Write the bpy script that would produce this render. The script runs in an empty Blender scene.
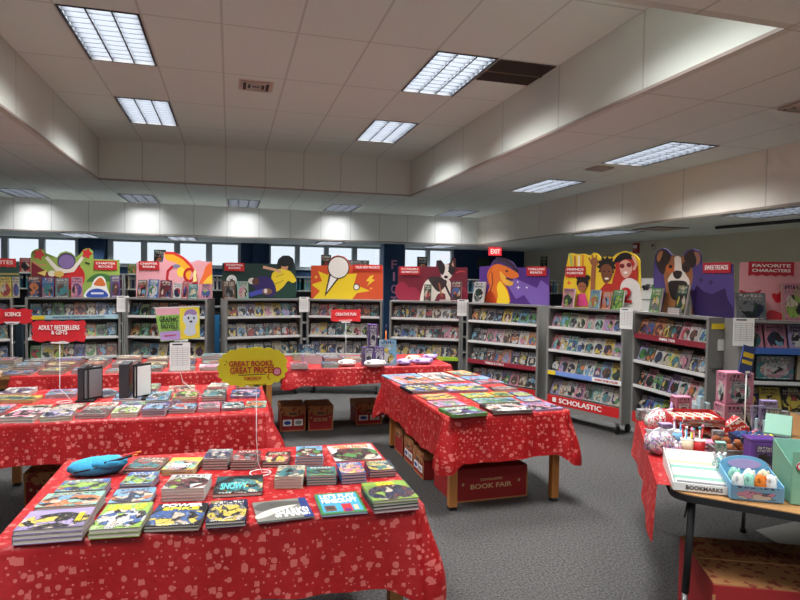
import bpy, bmesh, math, random
from mathutils import Vector, Matrix
random.seed(7)
PI = math.pi
COL = bpy.context.scene.collection

# ------------------------------------------------------------------ camera model (800x600)
FPX, YAW, PITCH, ROLL, CAMZ = 605.717, 0.273662, -0.033757, 0.0151238, 1.68
_f = Vector((math.sin(YAW)*math.cos(PITCH), math.cos(YAW)*math.cos(PITCH), math.sin(PITCH)))
_r0 = Vector((math.cos(YAW), -math.sin(YAW), 0)); _u0 = _r0.cross(_f)
_r = _r0*math.cos(ROLL) + _u0*math.sin(ROLL); _u = -_r0*math.sin(ROLL) + _u0*math.cos(ROLL)
CAM = Vector((0, 0, CAMZ))
def ray(x, y): return _f + _r*((x-400)/FPX) - _u*((y-300)/FPX)
def atz(x, y, z): d = ray(x, y); return CAM + d*((z-CAMZ)/d.z)
def atY(x, y, Y): d = ray(x, y); return CAM + d*(Y/d.y)
def atX(x, y, X): d = ray(x, y); return CAM + d*(X/d.x)
def atplane(x, y, o, n): d = ray(x, y); return CAM + d*((Vector(o)-CAM).dot(n)/d.dot(n))

cam = bpy.data.cameras.new('camera'); camo = bpy.data.objects.new('camera', cam); COL.objects.link(camo)
camo.matrix_world = Matrix(((_r.x, _u.x, -_f.x, 0), (_r.y, _u.y, -_f.y, 0), (_r.z, _u.z, -_f.z, CAMZ), (0, 0, 0, 1)))
cam.sensor_width = 36; cam.lens = 36*FPX/800; cam.clip_start = .05; cam.clip_end = 200
bpy.context.scene.camera = camo

# ------------------------------------------------------------------ colours and materials
def lin(c):
    return tuple(((v/255)/12.92 if v/255 <= .04045 else ((v/255+.055)/1.055)**2.4) for v in c)
PAL = dict(black=(28,27,30), navy=(32,40,78), blue=(48,98,170), skyblue=(120,180,215), teal=(55,140,145), green=(75,150,60),
  lime=(160,200,60), yellow=(235,205,50), orange=(222,120,40), red=(190,40,42), maroon=(112,28,40), pink=(228,140,165),
  purple=(95,60,140), lavender=(180,160,210), white=(228,226,220), cream=(222,208,175), grey=(130,130,132), darkgreen=(32,70,50),
  brown=(110,72,48), mint=(150,205,185))
CODE = dict(k='black', n='navy', b='blue', c='skyblue', t='teal', g='green', l='lime', y='yellow', o='orange', r='red', m='maroon',
  p='pink', u='purple', v='lavender', w='white', e='cream', a='grey', d='darkgreen', h='brown', i='mint')
MATS = {}
class NG:
    def __init__(s, name):
        s.m = bpy.data.materials.new(name); s.m.use_nodes = True; s.t = s.m.node_tree; s.b = s.t.nodes['Principled BSDF']
    def n(s, typ, ins=None, **props):
        nd = s.t.nodes.new(typ)
        for k, v in props.items(): setattr(nd, k, v)
        for k, v in (ins or {}).items():
            if isinstance(v, bpy.types.NodeSocket): s.t.links.new(v, nd.inputs[k])
            else: nd.inputs[k].default_value = v
        return nd
    def math(s, op, a, b=0.0, c=0.0): return s.n('ShaderNodeMath', {0: a, 1: b, 2: c}, operation=op).outputs[0]
    def vmath(s, op, a, b): return s.n('ShaderNodeVectorMath', {0: a, 1: b}, operation=op).outputs[0]
    def mix(s, f, a, b):
        nd = s.n('ShaderNodeMix', data_type='RGBA'); 
        for sock, v in ((nd.inputs[0], f), (nd.inputs[6], a), (nd.inputs[7], b)):
            if isinstance(v, bpy.types.NodeSocket): s.t.links.new(v, sock)
            else: sock.default_value = v if not isinstance(v, tuple) else (tuple(v)+(1,))[:4]
        return nd.outputs[2]
    def out(s, sock, name='Base Color'): s.t.links.new(sock, s.b.inputs[name])
    def bump(s, h, st=.3, d=.01):
        b = s.n('ShaderNodeBump', {'Strength': st, 'Distance': d, 'Height': h}); s.t.links.new(b.outputs[0], s.b.inputs['Normal'])
def mat(rgb, rough=.5, metal=0., name=None, noise=0.06, scale=30, spec=.5):
    """procedural paint: a colour with a little mottling"""
    if isinstance(rgb, str): name = name or rgb; rgb = PAL[rgb]
    key = (tuple(rgb), rough, metal, noise)
    if key in MATS: return MATS[key]
    g = NG(name or 'paint'); c = lin(rgb)
    tc = g.n('ShaderNodeTexCoord').outputs['Object']
    nz = g.n('ShaderNodeTexNoise', {'Vector': tc, 'Scale': float(scale), 'Detail': 3.}).outputs['Fac']
    lo = tuple(v*(1-noise*1.6) for v in c); hi = tuple(min(1, v*(1+noise*1.2)) for v in c)
    g.out(g.mix(nz, lo, hi)); g.b.inputs['Roughness'].default_value = rough; g.b.inputs['Metallic'].default_value = metal
    g.b.inputs['Specular IOR Level'].default_value = spec
    MATS[key] = g.m; return g.m
def emis(rgb, st, name):
    g = NG(name); g.b.inputs['Base Color'].default_value = lin(rgb)+(1,)
    g.b.inputs['Emission Color'].default_value = lin(rgb)+(1,); g.b.inputs['Emission Strength'].default_value = st
    return g.m

def cover_material():
    g = NG('printed_cover')
    uv = g.n('ShaderNodeUVMap').outputs[0]; sp = g.n('ShaderNodeSeparateXYZ', {0: uv}); u, v = sp.outputs[0], sp.outputs[1]
    def at(nm): return g.n('ShaderNodeAttribute', attribute_type='OBJECT', attribute_name=nm)
    c1 = g.n('ShaderNodeObjectInfo').outputs['Color']; c2 = at('second_colour').outputs['Color']; c3 = at('third_colour').outputs['Color']
    seed = at('art_seed').outputs['Fac']; near = at('fine_print').outputs['Fac']; vsc = g.math('ADD', 3.6, g.math('MULTIPLY', near, 2.4))
    vec = g.n('ShaderNodeCombineXYZ', {0: u, 1: v, 2: g.math('MULTIPLY', seed, 7.31)}).outputs[0]
    n1 = g.n('ShaderNodeTexNoise', {'Vector': vec, 'Scale': 3.2, 'Detail': 3.})
    off = g.vmath('SUBTRACT', n1.outputs['Color'], (.5, .5, .5))
    v2 = g.vmath('ADD', vec, g.vmath('MULTIPLY', off, (.5, .5, 0)))
    vo = g.n('ShaderNodeTexVoronoi', {'Vector': v2, 'Scale': vsc}, feature='F1'); ve = g.n('ShaderNodeTexVoronoi', {'Vector': v2, 'Scale': vsc}, feature='DISTANCE_TO_EDGE').outputs['Distance']
    r = g.n('ShaderNodeSeparateColor', {0: vo.outputs['Color']}).outputs[0]
    gt = lambda a, b: g.math('GREATER_THAN', a, b)
    art = g.mix(gt(r, .28), c2, c3)
    art = g.mix(gt(r, .48), art, c1)
    art = g.mix(gt(r, .58), art, lin((34, 28, 32)))
    art = g.mix(gt(r, .74), art, c2)
    art = g.mix(gt(r, .90), art, lin((226, 205, 180)))
    fine = g.n('ShaderNodeTexNoise', {'Vector': vec, 'Scale': 26., 'Detail': 4.}).outputs['Fac']
    art = g.mix(g.math('MULTIPLY', near, g.math('MULTIPLY', g.math('GREATER_THAN', fine, .62), .6)), art, lin((236, 226, 205)))
    art = g.mix(g.math('MULTIPLY', near, g.math('LESS_THAN', fine, .37)), art, g.mix(.6, art, lin((30, 24, 34))))
    art = g.mix(g.math('MULTIPLY', g.math('LESS_THAN', ve, .035), .8), art, lin((30, 26, 34)))
    du = g.math('DIVIDE', g.math('SUBTRACT', u, .5), .46); dv = g.math('DIVIDE', g.math('SUBTRACT', v, .38), .36)
    d = g.math('ADD', g.math('MULTIPLY', du, du), g.math('MULTIPLY', dv, dv))
    d = g.math('ADD', d, g.math('MULTIPLY', n1.outputs['Fac'], .9))
    mask = g.math('LESS_THAN', d, g.math('ADD', 1.2, g.math('MULTIPLY', near, .55)))
    n2 = g.n('ShaderNodeTexNoise', {'Vector': vec, 'Scale': 1.6, 'Detail': 1.}).outputs['Fac']
    base = g.mix(gt(n2, .56), c1, g.mix(.35, c1, c2))
    col = g.mix(mask, base, art)
    # lettering too small to read: broken blocks in two title rows and one author row
    def rowmask(lo, hi, k, z):
        inr = g.math('MULTIPLY', gt(v, lo), g.math('LESS_THAN', v, hi))
        inu = g.math('MULTIPLY', gt(u, .1), g.math('LESS_THAN', u, .9))
        cell = g.math('LESS_THAN', g.math('FRACT', g.math('MULTIPLY', u, k)), .72)
        nn = g.n('ShaderNodeTexNoise', {'Vector': g.n('ShaderNodeCombineXYZ', {0: g.math('MULTIPLY', u, k*1.1), 1: g.math('MULTIPLY', v, k*1.2), 2: g.math('ADD', seed, z)}).outputs[0], 'Scale': 1.4, 'Detail': 0.}).outputs['Fac']
        return g.math('MULTIPLY', g.math('MULTIPLY', inr, inu), g.math('MULTIPLY', cell, gt(nn, .44)))
    lum = g.n('ShaderNodeRGBToBW', {0: c1}).outputs[0]
    tcol = g.mix(gt(lum, .35), lin((238, 232, 215)), lin((60, 30, 60)))
    ton = g.math('SUBTRACT', 1., at('plain_title').outputs['Fac'])
    col = g.mix(g.math('MULTIPLY', ton, rowmask(.84, .95, 8., 1.3)), col, tcol)
    col = g.mix(g.math('MULTIPLY', ton, rowmask(.72, .81, 9., 4.7)), col, g.mix(.5, tcol, c3))
    col = g.mix(1., col, col)
    hs = g.n('ShaderNodeHueSaturation', {'Saturation': .92, 'Value': g.math('ADD', .50, g.math('MULTIPLY', near, .18)), 'Color': col}); col = hs.outputs[0]
    col = g.mix(rowmask(.035, .065, 16., 9.1), col, tcol)
    g.out(col); g.b.inputs['Roughness'].default_value = .38
    return g.m
COVER = cover_material()
def pages_material():
    g = NG('page_edges'); tc = g.n('ShaderNodeTexCoord').outputs['Object']
    s = g.n('ShaderNodeSeparateXYZ', {0: tc}).outputs[2]
    w = g.n('ShaderNodeTexNoise', {'Vector': g.n('ShaderNodeCombineXYZ', {2: g.math('MULTIPLY', s, 1500.)}).outputs[0], 'Scale': 1., 'Detail': 1.}).outputs['Fac']
    g.out(g.mix(w, lin((172, 155, 146)), lin((232, 220, 208)))); g.b.inputs['Roughness'].default_value = .8
    return g.m
PAGES = pages_material()
def cloth_material():
    g = NG('red_printed_tablecloth'); uv = g.n('ShaderNodeUVMap').outputs[0]
    nz = g.n('ShaderNodeTexNoise', {'Vector': uv, 'Scale': 60., 'Detail': 2.})
    p = g.vmath('ADD', uv, g.vmath('MULTIPLY', g.vmath('SUBTRACT', nz.outputs['Color'], (.5, .5, .5)), (.010, .010, 0)))
    def layer(scale, metric, lo, hi, keep):
        v = g.n('ShaderNodeTexVoronoi', {'Vector': p, 'Scale': float(scale), 'Randomness': .75}, feature='F1', distance=metric, voronoi_dimensions='2D')
        s = g.n('ShaderNodeSeparateColor', {0: v.outputs['Color']})
        th = g.math('ADD', g.math('MULTIPLY', s.outputs[0], hi-lo), lo)
        return g.math('MULTIPLY', g.math('LESS_THAN', v.outputs['Distance'], th), g.math('LESS_THAN', s.outputs[1], keep))
    a = layer(17, 'CHEBYCHEV', .12, .23, .5); b = layer(19, 'EUCLIDEAN', .13, .26, .45); c = layer(44, 'EUCLIDEAN', .10, .24, .4)
    m = g.math('MINIMUM', g.math('ADD', g.math('ADD', a, b), c), 1.)
    big = g.n('ShaderNodeTexNoise', {'Vector': uv, 'Scale': 9., 'Detail': 2.}).outputs['Fac']
    red = g.mix(big, lin((152, 22, 26)), lin((176, 29, 31)))
    g.out(g.mix(g.math('MULTIPLY', m, .45), red, lin((240, 140, 130)))); g.b.inputs['Roughness'].default_value = .42
    g.b.inputs['Specular IOR Level'].default_value = .35
    wr = g.n('ShaderNodeTexNoise', {'Vector': uv, 'Scale': 7., 'Detail': 4., 'Roughness': .6}).outputs['Fac']
    g.bump(wr, .35, .03)
    return g.m
CLOTH = cloth_material()
def carpet_material():
    g = NG('grey_speckled_carpet'); tc = g.n('ShaderNodeTexCoord').outputs['Object']
    a = g.n('ShaderNodeTexNoise', {'Vector': tc, 'Scale': 170., 'Detail': 2.}).outputs['Fac']
    b = g.n('ShaderNodeTexNoise', {'Vector': tc, 'Scale': 70., 'Detail': 5.}).outputs['Fac']
    c = g.n('ShaderNodeTexNoise', {'Vector': tc, 'Scale': 1.1, 'Detail': 2.}).outputs['Fac']
    r = g.n('ShaderNodeMapRange', {0: g.math('ADD', g.math('MULTIPLY', a, .45), g.math('MULTIPLY', b, .55)), 1: .40, 2: .62}).outputs[0]
    col = g.mix(r, lin((38, 37, 38)), lin((98, 95, 91)))
    g.out(g.mix(g.math('MULTIPLY', c, .3), col, lin((58, 56, 55)))); g.b.inputs['Roughness'].default_value = .95
    g.bump(r, .6, .006); return g.m
def tile_material(name, rgb, ox, sx, oy, sy, axes='xy', line=.010, linergb=None, k=.72):
    """acoustic tile with T-bar joints every sx / sy metres"""
    g = NG(name); tc = g.n('ShaderNodeTexCoord').outputs['Object']; s = g.n('ShaderNodeSeparateXYZ', {0: tc})
    ax = {'x': s.outputs[0], 'y': s.outputs[1], 'z': s.outputs[2]}
    def ln(sock, o, st):
        f = g.math('FRACT', g.math('DIVIDE', g.math('SUBTRACT', sock, o-100*st), st))
        return g.math('GREATER_THAN', g.math('ABSOLUTE', g.math('SUBTRACT', f, .5)), .5-line/st)
    m = ln(ax[axes[0]], ox, sx)
    if sy: m = g.math('MAXIMUM', m, ln(ax[axes[1]], oy, sy))
    nz = g.n('ShaderNodeTexNoise', {'Vector': tc, 'Scale': 120., 'Detail': 3.}).outputs['Fac']
    st = g.n('ShaderNodeTexNoise', {'Vector': tc, 'Scale': .5, 'Detail': 3.}).outputs['Fac']
    c = lin(rgb); base = g.mix(nz, tuple(v*.88 for v in c), tuple(min(1, v*1.08) for v in c))
    base = g.mix(g.math('MULTIPLY', st, .25), base, tuple(v*.8 for v in c))
    g.out(g.mix(m, base, lin(linergb) if linergb else tuple(v*k for v in c)))
    g.b.inputs['Roughness'].default_value = .9; g.bump(nz, .4, .004); return g.m
def wood_material(name, a, b):
    g = NG(name); tc = g.n('ShaderNodeTexCoord').outputs['Object']
    v = g.vmath('MULTIPLY', tc, (40., 40., 3.))
    n = g.n('ShaderNodeTexNoise', {'Vector': v, 'Scale': 1., 'Detail': 4.}).outputs['Fac']
    g.out(g.mix(n, lin(a), lin(b))); g.b.inputs['Roughness'].default_value = .4; return g.m
def blotch_material(name, cols, scale, rough=.6, dist=.3):
    g = NG(name); tc = g.n('ShaderNodeTexCoord').outputs['Object']
    nz = g.n('ShaderNodeTexNoise', {'Vector': tc, 'Scale': scale*.7, 'Detail': 3.})
    p = g.vmath('ADD', tc, g.vmath('MULTIPLY', g.vmath('SUBTRACT', nz.outputs['Color'], (.5, .5, .5)), (dist/scale*3, dist/scale*3, dist/scale*3)))
    vo = g.n('ShaderNodeTexVoronoi', {'Vector': p, 'Scale': float(scale)})
    r = g.n('ShaderNodeSeparateColor', {0: vo.outputs['Color']}).outputs[0]
    col = None
    for i, c in enumerate(cols):
        c = lin(PAL[c]) if isinstance(c, str) else lin(c)
        col = c+(1,) if col is None else g.mix(g.math('GREATER_THAN', r, i/len(cols)), col, c)
    g.out(col); g.b.inputs['Roughness'].default_value = rough; return g.m
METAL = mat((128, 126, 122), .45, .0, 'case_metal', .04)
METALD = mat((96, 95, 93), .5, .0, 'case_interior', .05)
LIP = mat((215, 214, 210), .4, 0, 'shelf_lip', .03)
WOOD = wood_material('honey_wood', (160, 98, 42), (198, 134, 68))
WOODTOP = wood_material('wood_edge', (150, 105, 60), (186, 140, 88))
RUBBER = mat((24, 24, 25), .6, 0, 'rubber', .02)
CHROME = mat((150, 150, 150), .3, .8, 'chrome', .02)
WHITEP = mat((236, 235, 230), .5, 0, 'white_plastic', .02)
KRAFT = blotch_material('kraft_card_printed', [(164, 112, 66), (164, 112, 66), (164, 112, 66), (164, 112, 66), (130, 52, 36)], 42, .8, .15)
KRAFTP = mat((172, 120, 74), .8, 0, 'kraft_card', .06)
BOXRED = mat((150, 28, 28), .7, 0, 'red_printed_card', .05)

# ------------------------------------------------------------------ mesh helper
class MB:
    def __init__(s): s.bm = bmesh.new(); s.uvl = s.bm.loops.layers.uv.new('UVMap'); s.mats = []
    def mi(s, m):
        if m not in s.mats: s.mats.append(m)
        return s.mats.index(m)
    def face(s, pts, m, uvs=None):
        vs = [s.bm.verts.new(p) for p in pts]; f = s.bm.faces.new(vs); f.material_index = s.mi(m)
        for i, l in enumerate(f.loops): l[s.uvl].uv = uvs[i] if uvs else (.02, .02)
        return f
    def box(s, c, d, m, rz=0, M=None, top=None, bev=0):
        x, y, z = d[0]/2, d[1]/2, d[2]/2; tx, ty = top or (1, 1)
        R = M or Matrix.Rotation(rz, 4, 'Z'); c = Vector(c)
        P = [c + R @ Vector(q) for q in ((-x,-y,-z),(x,-y,-z),(x,y,-z),(-x,y,-z),(-x*tx,-y*ty,z),(x*tx,-y*ty,z),(x*tx,y*ty,z),(-x*tx,y*ty,z))]
        vs = [s.bm.verts.new(p) for p in P]; k = s.mi(m); fs = []
        for q in ((0,3,2,1),(4,5,6,7),(0,1,5,4),(1,2,6,5),(2,3,7,6),(3,0,4,7)):
            f = s.bm.faces.new([vs[i] for i in q]); f.material_index = k; fs.append(f)
            for l, t in zip(f.loops, ((0,0),(1,0),(1,1),(0,1))): l[s.uvl].uv = t
        if bev:
            es = {e for f in fs for e in f.edges}
            bmesh.ops.bevel(s.bm, geom=list(es), offset=bev, segments=2, affect='EDGES', profile=.6)
        return s
    def prism(s, pts, h0, h1, m, axis='z', M=None):
        """outline in the plane, extruded along axis from h0 to h1"""
        T = M or Matrix.Identity(4)
        mk = {'z': lambda a, b, h: (a, b, h), 'y': lambda a, b, h: (a, h, b), 'x': lambda a, b, h: (h, a, b)}[axis]
        A = [s.bm.verts.new(T @ Vector(mk(a, b, h0))) for a, b in pts]; B = [s.bm.verts.new(T @ Vector(mk(a, b, h1))) for a, b in pts]
        k = s.mi(m); n = len(pts)
        fs = [s.bm.faces.new(A[::-1]), s.bm.faces.new(B)] + [s.bm.faces.new((A[i], A[(i+1) % n], B[(i+1) % n], B[i])) for i in range(n)]
        for f in fs: f.material_index = k
        bmesh.ops.recalc_face_normals(s.bm, faces=fs); return s
    def tube(s, pts, r, m, n=8, cap=True):
        pts = [Vector(p) for p in pts]; rs = r if isinstance(r, (list, tuple)) else [r]*len(pts); rings = []; k = s.mi(m)
        for i, p in enumerate(pts):
            t = (pts[min(i+1, len(pts)-1)]-pts[max(i-1, 0)]).normalized()
            a = t.cross(Vector((0, 0, 1)) if abs(t.z) < .9 else Vector((1, 0, 0))).normalized(); b = t.cross(a)
            rings.append([s.bm.verts.new(p + (a*math.cos(2*PI*j/n)+b*math.sin(2*PI*j/n))*rs[i]) for j in range(n)])
        fs = []
        for A, B in zip(rings, rings[1:]):
            for j in range(n): fs.append(s.bm.faces.new((A[j], A[(j+1) % n], B[(j+1) % n], B[j])))
        for f in fs: f.smooth = True
        if cap: fs += [s.bm.faces.new(rings[0][::-1]), s.bm.faces.new(rings[-1])]
        for f in fs: f.material_index = k
        bmesh.ops.recalc_face_normals(s.bm, faces=fs); return s
    def lathe(s, prof, m, c=(0, 0, 0), n=16):
        c = Vector(c); k = s.mi(m); rings = [[s.bm.verts.new(c+Vector((r*math.cos(2*PI*j/n), r*math.sin(2*PI*j/n), z))) for j in range(n)] for r, z in prof]; fs = []
        for A, B in zip(rings, rings[1:]):
            for j in range(n): fs.append(s.bm.faces.new((A[j], A[(j+1) % n], B[(j+1) % n], B[j])))
        fs += [s.bm.faces.new(rings[0][::-1]), s.bm.faces.new(rings[-1])]
        for f in fs: f.material_index = k; f.smooth = True
        return s
    def blob(s, c, r, m, noise=.15, sub=2, seed=0, sc=(1, 1, 1)):
        rnd = random.Random(seed); k = s.mi(m); c = Vector(c)
        g = bmesh.ops.create_icosphere(s.bm, subdivisions=sub, radius=1)
        for v in g['verts']:
            q = 1+rnd.uniform(-noise, noise); v.co = c + Vector((v.co.x*r*sc[0]*q, v.co.y*r*sc[1]*q, v.co.z*r*sc[2]*q))
            for f in v.link_faces: f.material_index = k; f.smooth = True
        return s
    def mesh(s, name):
        me = bpy.data.meshes.new(name); s.bm.to_mesh(me); s.bm.free()
        for m in s.mats: me.materials.append(m)
        return me
    def build(s, name, parent=None, loc=None, rz=None):
        return link(name, s.mesh(name), parent, loc, rz)
def link(name, me, parent=None, loc=None, rz=None):
    o = bpy.data.objects.new(name, me); COL.objects.link(o)
    if parent: o.parent = parent
    if loc is not None: o.location = loc
    if rz is not None: o.rotation_euler.z = rz
    return o
def tag(o, label, cat, group=None):
    o['label'] = label; o['category'] = cat
    if group: o['group'] = group
    return o
def thing(name, label, cat, loc=(0, 0, 0), rz=0, group=None):
    o = bpy.data.objects.new(name, None); COL.objects.link(o); o.empty_display_size = .1
    o.location = loc; o.rotation_euler.z = rz; return tag(o, label, cat, group)
def struct(o): o['kind'] = 'structure'; return o
def paint(o, c1, c2, c3, seed):
    o.color = lin(PAL[c1])+(1,); o['second_colour'] = list(lin(PAL[c2]))+[1.]; o['third_colour'] = list(lin(PAL[c3]))+[1.]; o['art_seed'] = float(seed)
TXT = {}
def text_mesh(s, m, bold=.02, extr=.004):
    cu = bpy.data.curves.new('t', 'FONT'); cu.body = s; cu.size = 1; cu.offset = bold; cu.extrude = extr; cu.resolution_u = 3
    cu.align_x = 'CENTER'; cu.space_line = .85
    o = bpy.data.objects.new('t', cu); COL.objects.link(o); dg = bpy.context.evaluated_depsgraph_get(); dg.update()
    me = bpy.data.meshes.new_from_object(o.evaluated_get(dg)); bpy.data.objects.remove(o); bpy.data.curves.remove(cu)
    xs = [v.co.x for v in me.vertices]; ys = [v.co.y for v in me.vertices]
    cx, cy, w, h = (max(xs)+min(xs))/2, (max(ys)+min(ys))/2, max(xs)-min(xs), max(ys)-min(ys)
    for v in me.vertices: v.co = ((v.co.x-cx)/w, (v.co.y-cy)/h, v.co.z)
    me.materials.clear(); me.materials.append(m); return me
def lettering(s, m, parent, c, w, h, flat=False, rz=0, name='lettering', bold=.02):
    """text w x h metres centred at c; upright facing -y, or lying face up"""
    o = link(name, text_mesh(s, m, bold), parent); o.location = c; o.scale = (w, h, .3)
    o.rotation_euler = (0 if flat else PI/2, 0, rz); return o

def catmull(pts, k=5):
    out = []; n = len(pts)
    for i in range(n):
        p0, p1, p2, p3 = pts[i-1], pts[i], pts[(i+1) % n], pts[(i+2) % n]
        for j in range(k):
            t = j/k; out.append(tuple(.5*((2*p1[a])+(-p0[a]+p2[a])*t+(2*p0[a]-5*p1[a]+4*p2[a]-p3[a])*t*t+(-p0[a]+3*p1[a]-3*p2[a]+p3[a])*t**3) for a in (0, 1)))
    return out
def ell(cx, cy, rx, ry, rot=0, n=20):
    c, s = math.cos(rot), math.sin(rot)
    return [(cx+rx*math.cos(2*PI*i/n)*c-ry*math.sin(2*PI*i/n)*s, cy+rx*math.cos(2*PI*i/n)*s+ry*math.sin(2*PI*i/n)*c) for i in range(n)]
# ------------------------------------------------------------------ room
ZH, ZL, Z2 = 3.716, 3.108, 2.49
RX0, RX1, RY0, RY1 = -1.906, 2.974, 2.723, 10.0
XL, XR, YF, YB = -6.6, 7.65, -4.0, 14.9
SX, SY = 5.45, 12.9
def quad(name, pts, m):
    b = MB(); b.face(pts, m); return struct(b.build(name))
TCOL = (218, 230, 222)
b = MB(); b.box(((XL+XR)/2, (YF+YB)/2, -.05), (XR-XL, YB-YF, .1), carpet_material()); struct(b.build('floor'))
m_hi = tile_material('ceiling_tile_recess', TCOL, -.0764, .61, 5.163, 1.22)
m_lo = tile_material('ceiling_tile_low', (226, 234, 228), -.0764, .61, 5.163, 1.22)
m_fx = tile_material('fascia_tile', (208, 213, 203), -.0764, .61, 0, 0, 'xy')
m_fy = tile_material('fascia_tile_side', (212, 216, 206), 5.163, 1.22, 0, 0, 'yx')
m_bx = tile_material('rear_fascia_tile', (230, 230, 226), -3.91, .64, 0, 0, 'xy')
m_by = tile_material('side_fascia_tile', (228, 220, 208), 5.163, 1.22, 0, 0, 'yx')
LP = (205, 190, 176)
LW, LL = .59, 1.20
LIGHTS_HI = [(-.99, 5.77, 'nearest the front left of the raised ceiling, beside the air vent'), (-.99, 8.21, 'at the far left of the raised ceiling'), (2.06, 5.77, 'beside the brown return grille in the raised ceiling'),
  (2.06, 8.21, 'at the far right of the raised ceiling'), (-.99, 3.33, 'just overhead, left, in the raised ceiling'), (2.06, 3.33, 'just overhead, right, in the raised ceiling')]
LIGHTS_LO = [(4.55, 5.77, 'in the low ceiling on the right, the nearer one', 1), (4.55, 8.21, 'in the low ceiling on the right, the farther one', 1)] + \
  [(x, 12.2, 'against the rear fascia, ' + w, .38) for x, w in ((-3.55, 'far left one'), (-1.62, 'second from the left'), (.24, 'middle one'), (2.17, 'second from the right'), (4.64, 'far right one'))] + \
  [(-1.0, .6, 'added unseen behind the camera on the left', 1.), (2.06, .6, 'added unseen behind the camera on the right', 1.), (-1.0, -2.2, 'added unseen, farthest back on the left', 1), (2.06, -2.2, 'added unseen, farthest back on the right', 1), (-4.2, 5.77, 'over the left side of the room', .8), (-4.2, 1., 'over the left side, nearer', .8)]  # the four behind the camera are unseen, added for front lighting
LIGHTS_Z2 = [(5.88, 5.3, 'in the lowest ceiling by the right wall, the nearer one', .5), (5.95, 8.7, 'in the lowest ceiling by the right wall, the farther one', .5)]
LIGHTS_Z3 = [(x, 13.85, 'close to the rear windows, ' + w, .9) for x, w in ((-3.0, 'far left one'), (-1.0, 'second from left'), (2.2, 'middle one'), (4.9, 'right one'))]
def holed(b, x0, x1, y0, y1, z, holes, m):
    xs = sorted({x0, x1} | {min(x1, max(x0, h[0]+s*LW/2)) for h in holes for s in (-1, 1)}); ys = sorted({y0, y1} | {min(y1, max(y0, h[1]+s*LL/2)) for h in holes for s in (-1, 1)})
    for xa, xb in zip(xs, xs[1:]):
        for ya, yb in zip(ys, ys[1:]):
            cx, cy = (xa+xb)/2, (ya+yb)/2
            if any(abs(cx-h[0]) < LW/2 and abs(cy-h[1]) < LL/2 for h in holes): continue
            b.box((cx, cy, z+.02), (xb-xa, yb-ya, .04), m)
b = MB(); holed(b, RX0-.06, RX1+.06, RY0-.06, RY1+.06, ZH, LIGHTS_HI, m_hi); struct(b.build('ceiling'))
b = MB()
for x0, x1, y0, y1 in ((XL, SX, YF, RY0-.06), (XL, SX, RY1+.06, SY), (XL, RX0-.06, RY0-.06, RY1+.06), (RX1+.06, SX, RY0-.06, RY1+.06)):
    holed(b, x0, x1, y0, y1, ZL, LIGHTS_LO, m_lo)
struct(b.build('ceiling'))
b = MB(); holed(b, XL, XR, SY+.06, YB, Z2, LIGHTS_Z3, m_lo); holed(b, SX+.06, XR, YF, SY+.06, Z2, LIGHTS_Z2, m_lo)
struct(b.build('ceiling'))
hz = (ZH+ZL)/2; hh = ZH-ZL
b = MB(); b.box(((RX0+RX1)/2, RY1+.03, hz), (RX1-RX0+.12, .06, hh), m_fx); b.box(((RX0+RX1)/2, RY0-.03, hz), (RX1-RX0+.12, .06, hh), m_fx); struct(b.build('trim_1'))
b = MB(); b.box((RX0-.03, (RY0+RY1)/2, hz), (.06, RY1-RY0, hh), m_fy); b.box((RX1+.03, (RY0+RY1)/2, hz), (.06, RY1-RY0, hh), m_fy); struct(b.build('trim_2'))
hz = (ZL+Z2)/2; hh = ZL-Z2
b = MB(); b.box(((XL+SX)/2, SY+.03, hz+.02), (SX-XL+.06, .06, hh+.04), m_bx); struct(b.build('trim_3'))
b = MB(); b.box((SX+.03, (YF+SY)/2, hz+.02), (.06, SY-YF+.06, hh+.04), m_by); struct(b.build('trim_4'))
# metal angle along the soffit edges
ang = mat((150, 136, 126), .5, 0, 'angle_trim')
b = MB()
b.box(((RX0+RX1)/2, RY1-.004, ZL+.012), (RX1-RX0, .008, .024), ang); b.box((RX1-.004, (RY0+RY1)/2, ZL+.012), (.008, RY1-RY0, .024), ang)
b.box((RX0+.004, (RY0+RY1)/2, ZL+.012), (.008, RY1-RY0, .024), ang); b.box((SX-.004, (YF+SY)/2, Z2+.01), (.008, SY-YF, .024), ang); b.box(((XL+SX)/2, SY-.004, Z2+.01), (SX-XL, .008, .024), ang)
struct(b.build('trim_5'))
WALLG = mat((196, 192, 172), .85, 0, 'sage_grey_wall', .05, 2)
WALLP = mat((232, 230, 222), .85, 0, 'pale_cream_wall', .03, 2)
NAVY = mat((12, 52, 88), .7, 0, 'navy_wall', .06, 2)
b = MB(); b.box((XR+.05, (YF+YB)/2, 1.25), (.1, YB-YF, 2.6), WALLG); struct(b.build('wall_right'))

b = MB(); b.box((XL-.05, (YF+YB)/2, 1.55), (.1, YB-YF, 3.3), WALLP); struct(b.build('wall_left'))
FILL_WIN = [(-5.6, -3.0), (-2.2, .4), (1.2, 3.8), (4.4, 7.0)]  # unseen windows added behind the camera to brighten the room
b = MB(); b.box(((XL+XR)/2, YF-.05, .45), (XR-XL+.2, .1, .9), WALLP); b.box(((XL+XR)/2, YF-.05, 2.78), (XR-XL+.2, .1, .84), WALLP)
xs = [XL-.1]+[v for g in FILL_WIN for v in g]+[XR+.1]
for i in range(0, len(xs), 2): b.box(((xs[i]+xs[i+1])/2, YF-.05, 1.63), (xs[i+1]-xs[i], .1, 1.46), WALLP)
struct(b.build('wall_front'))
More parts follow.
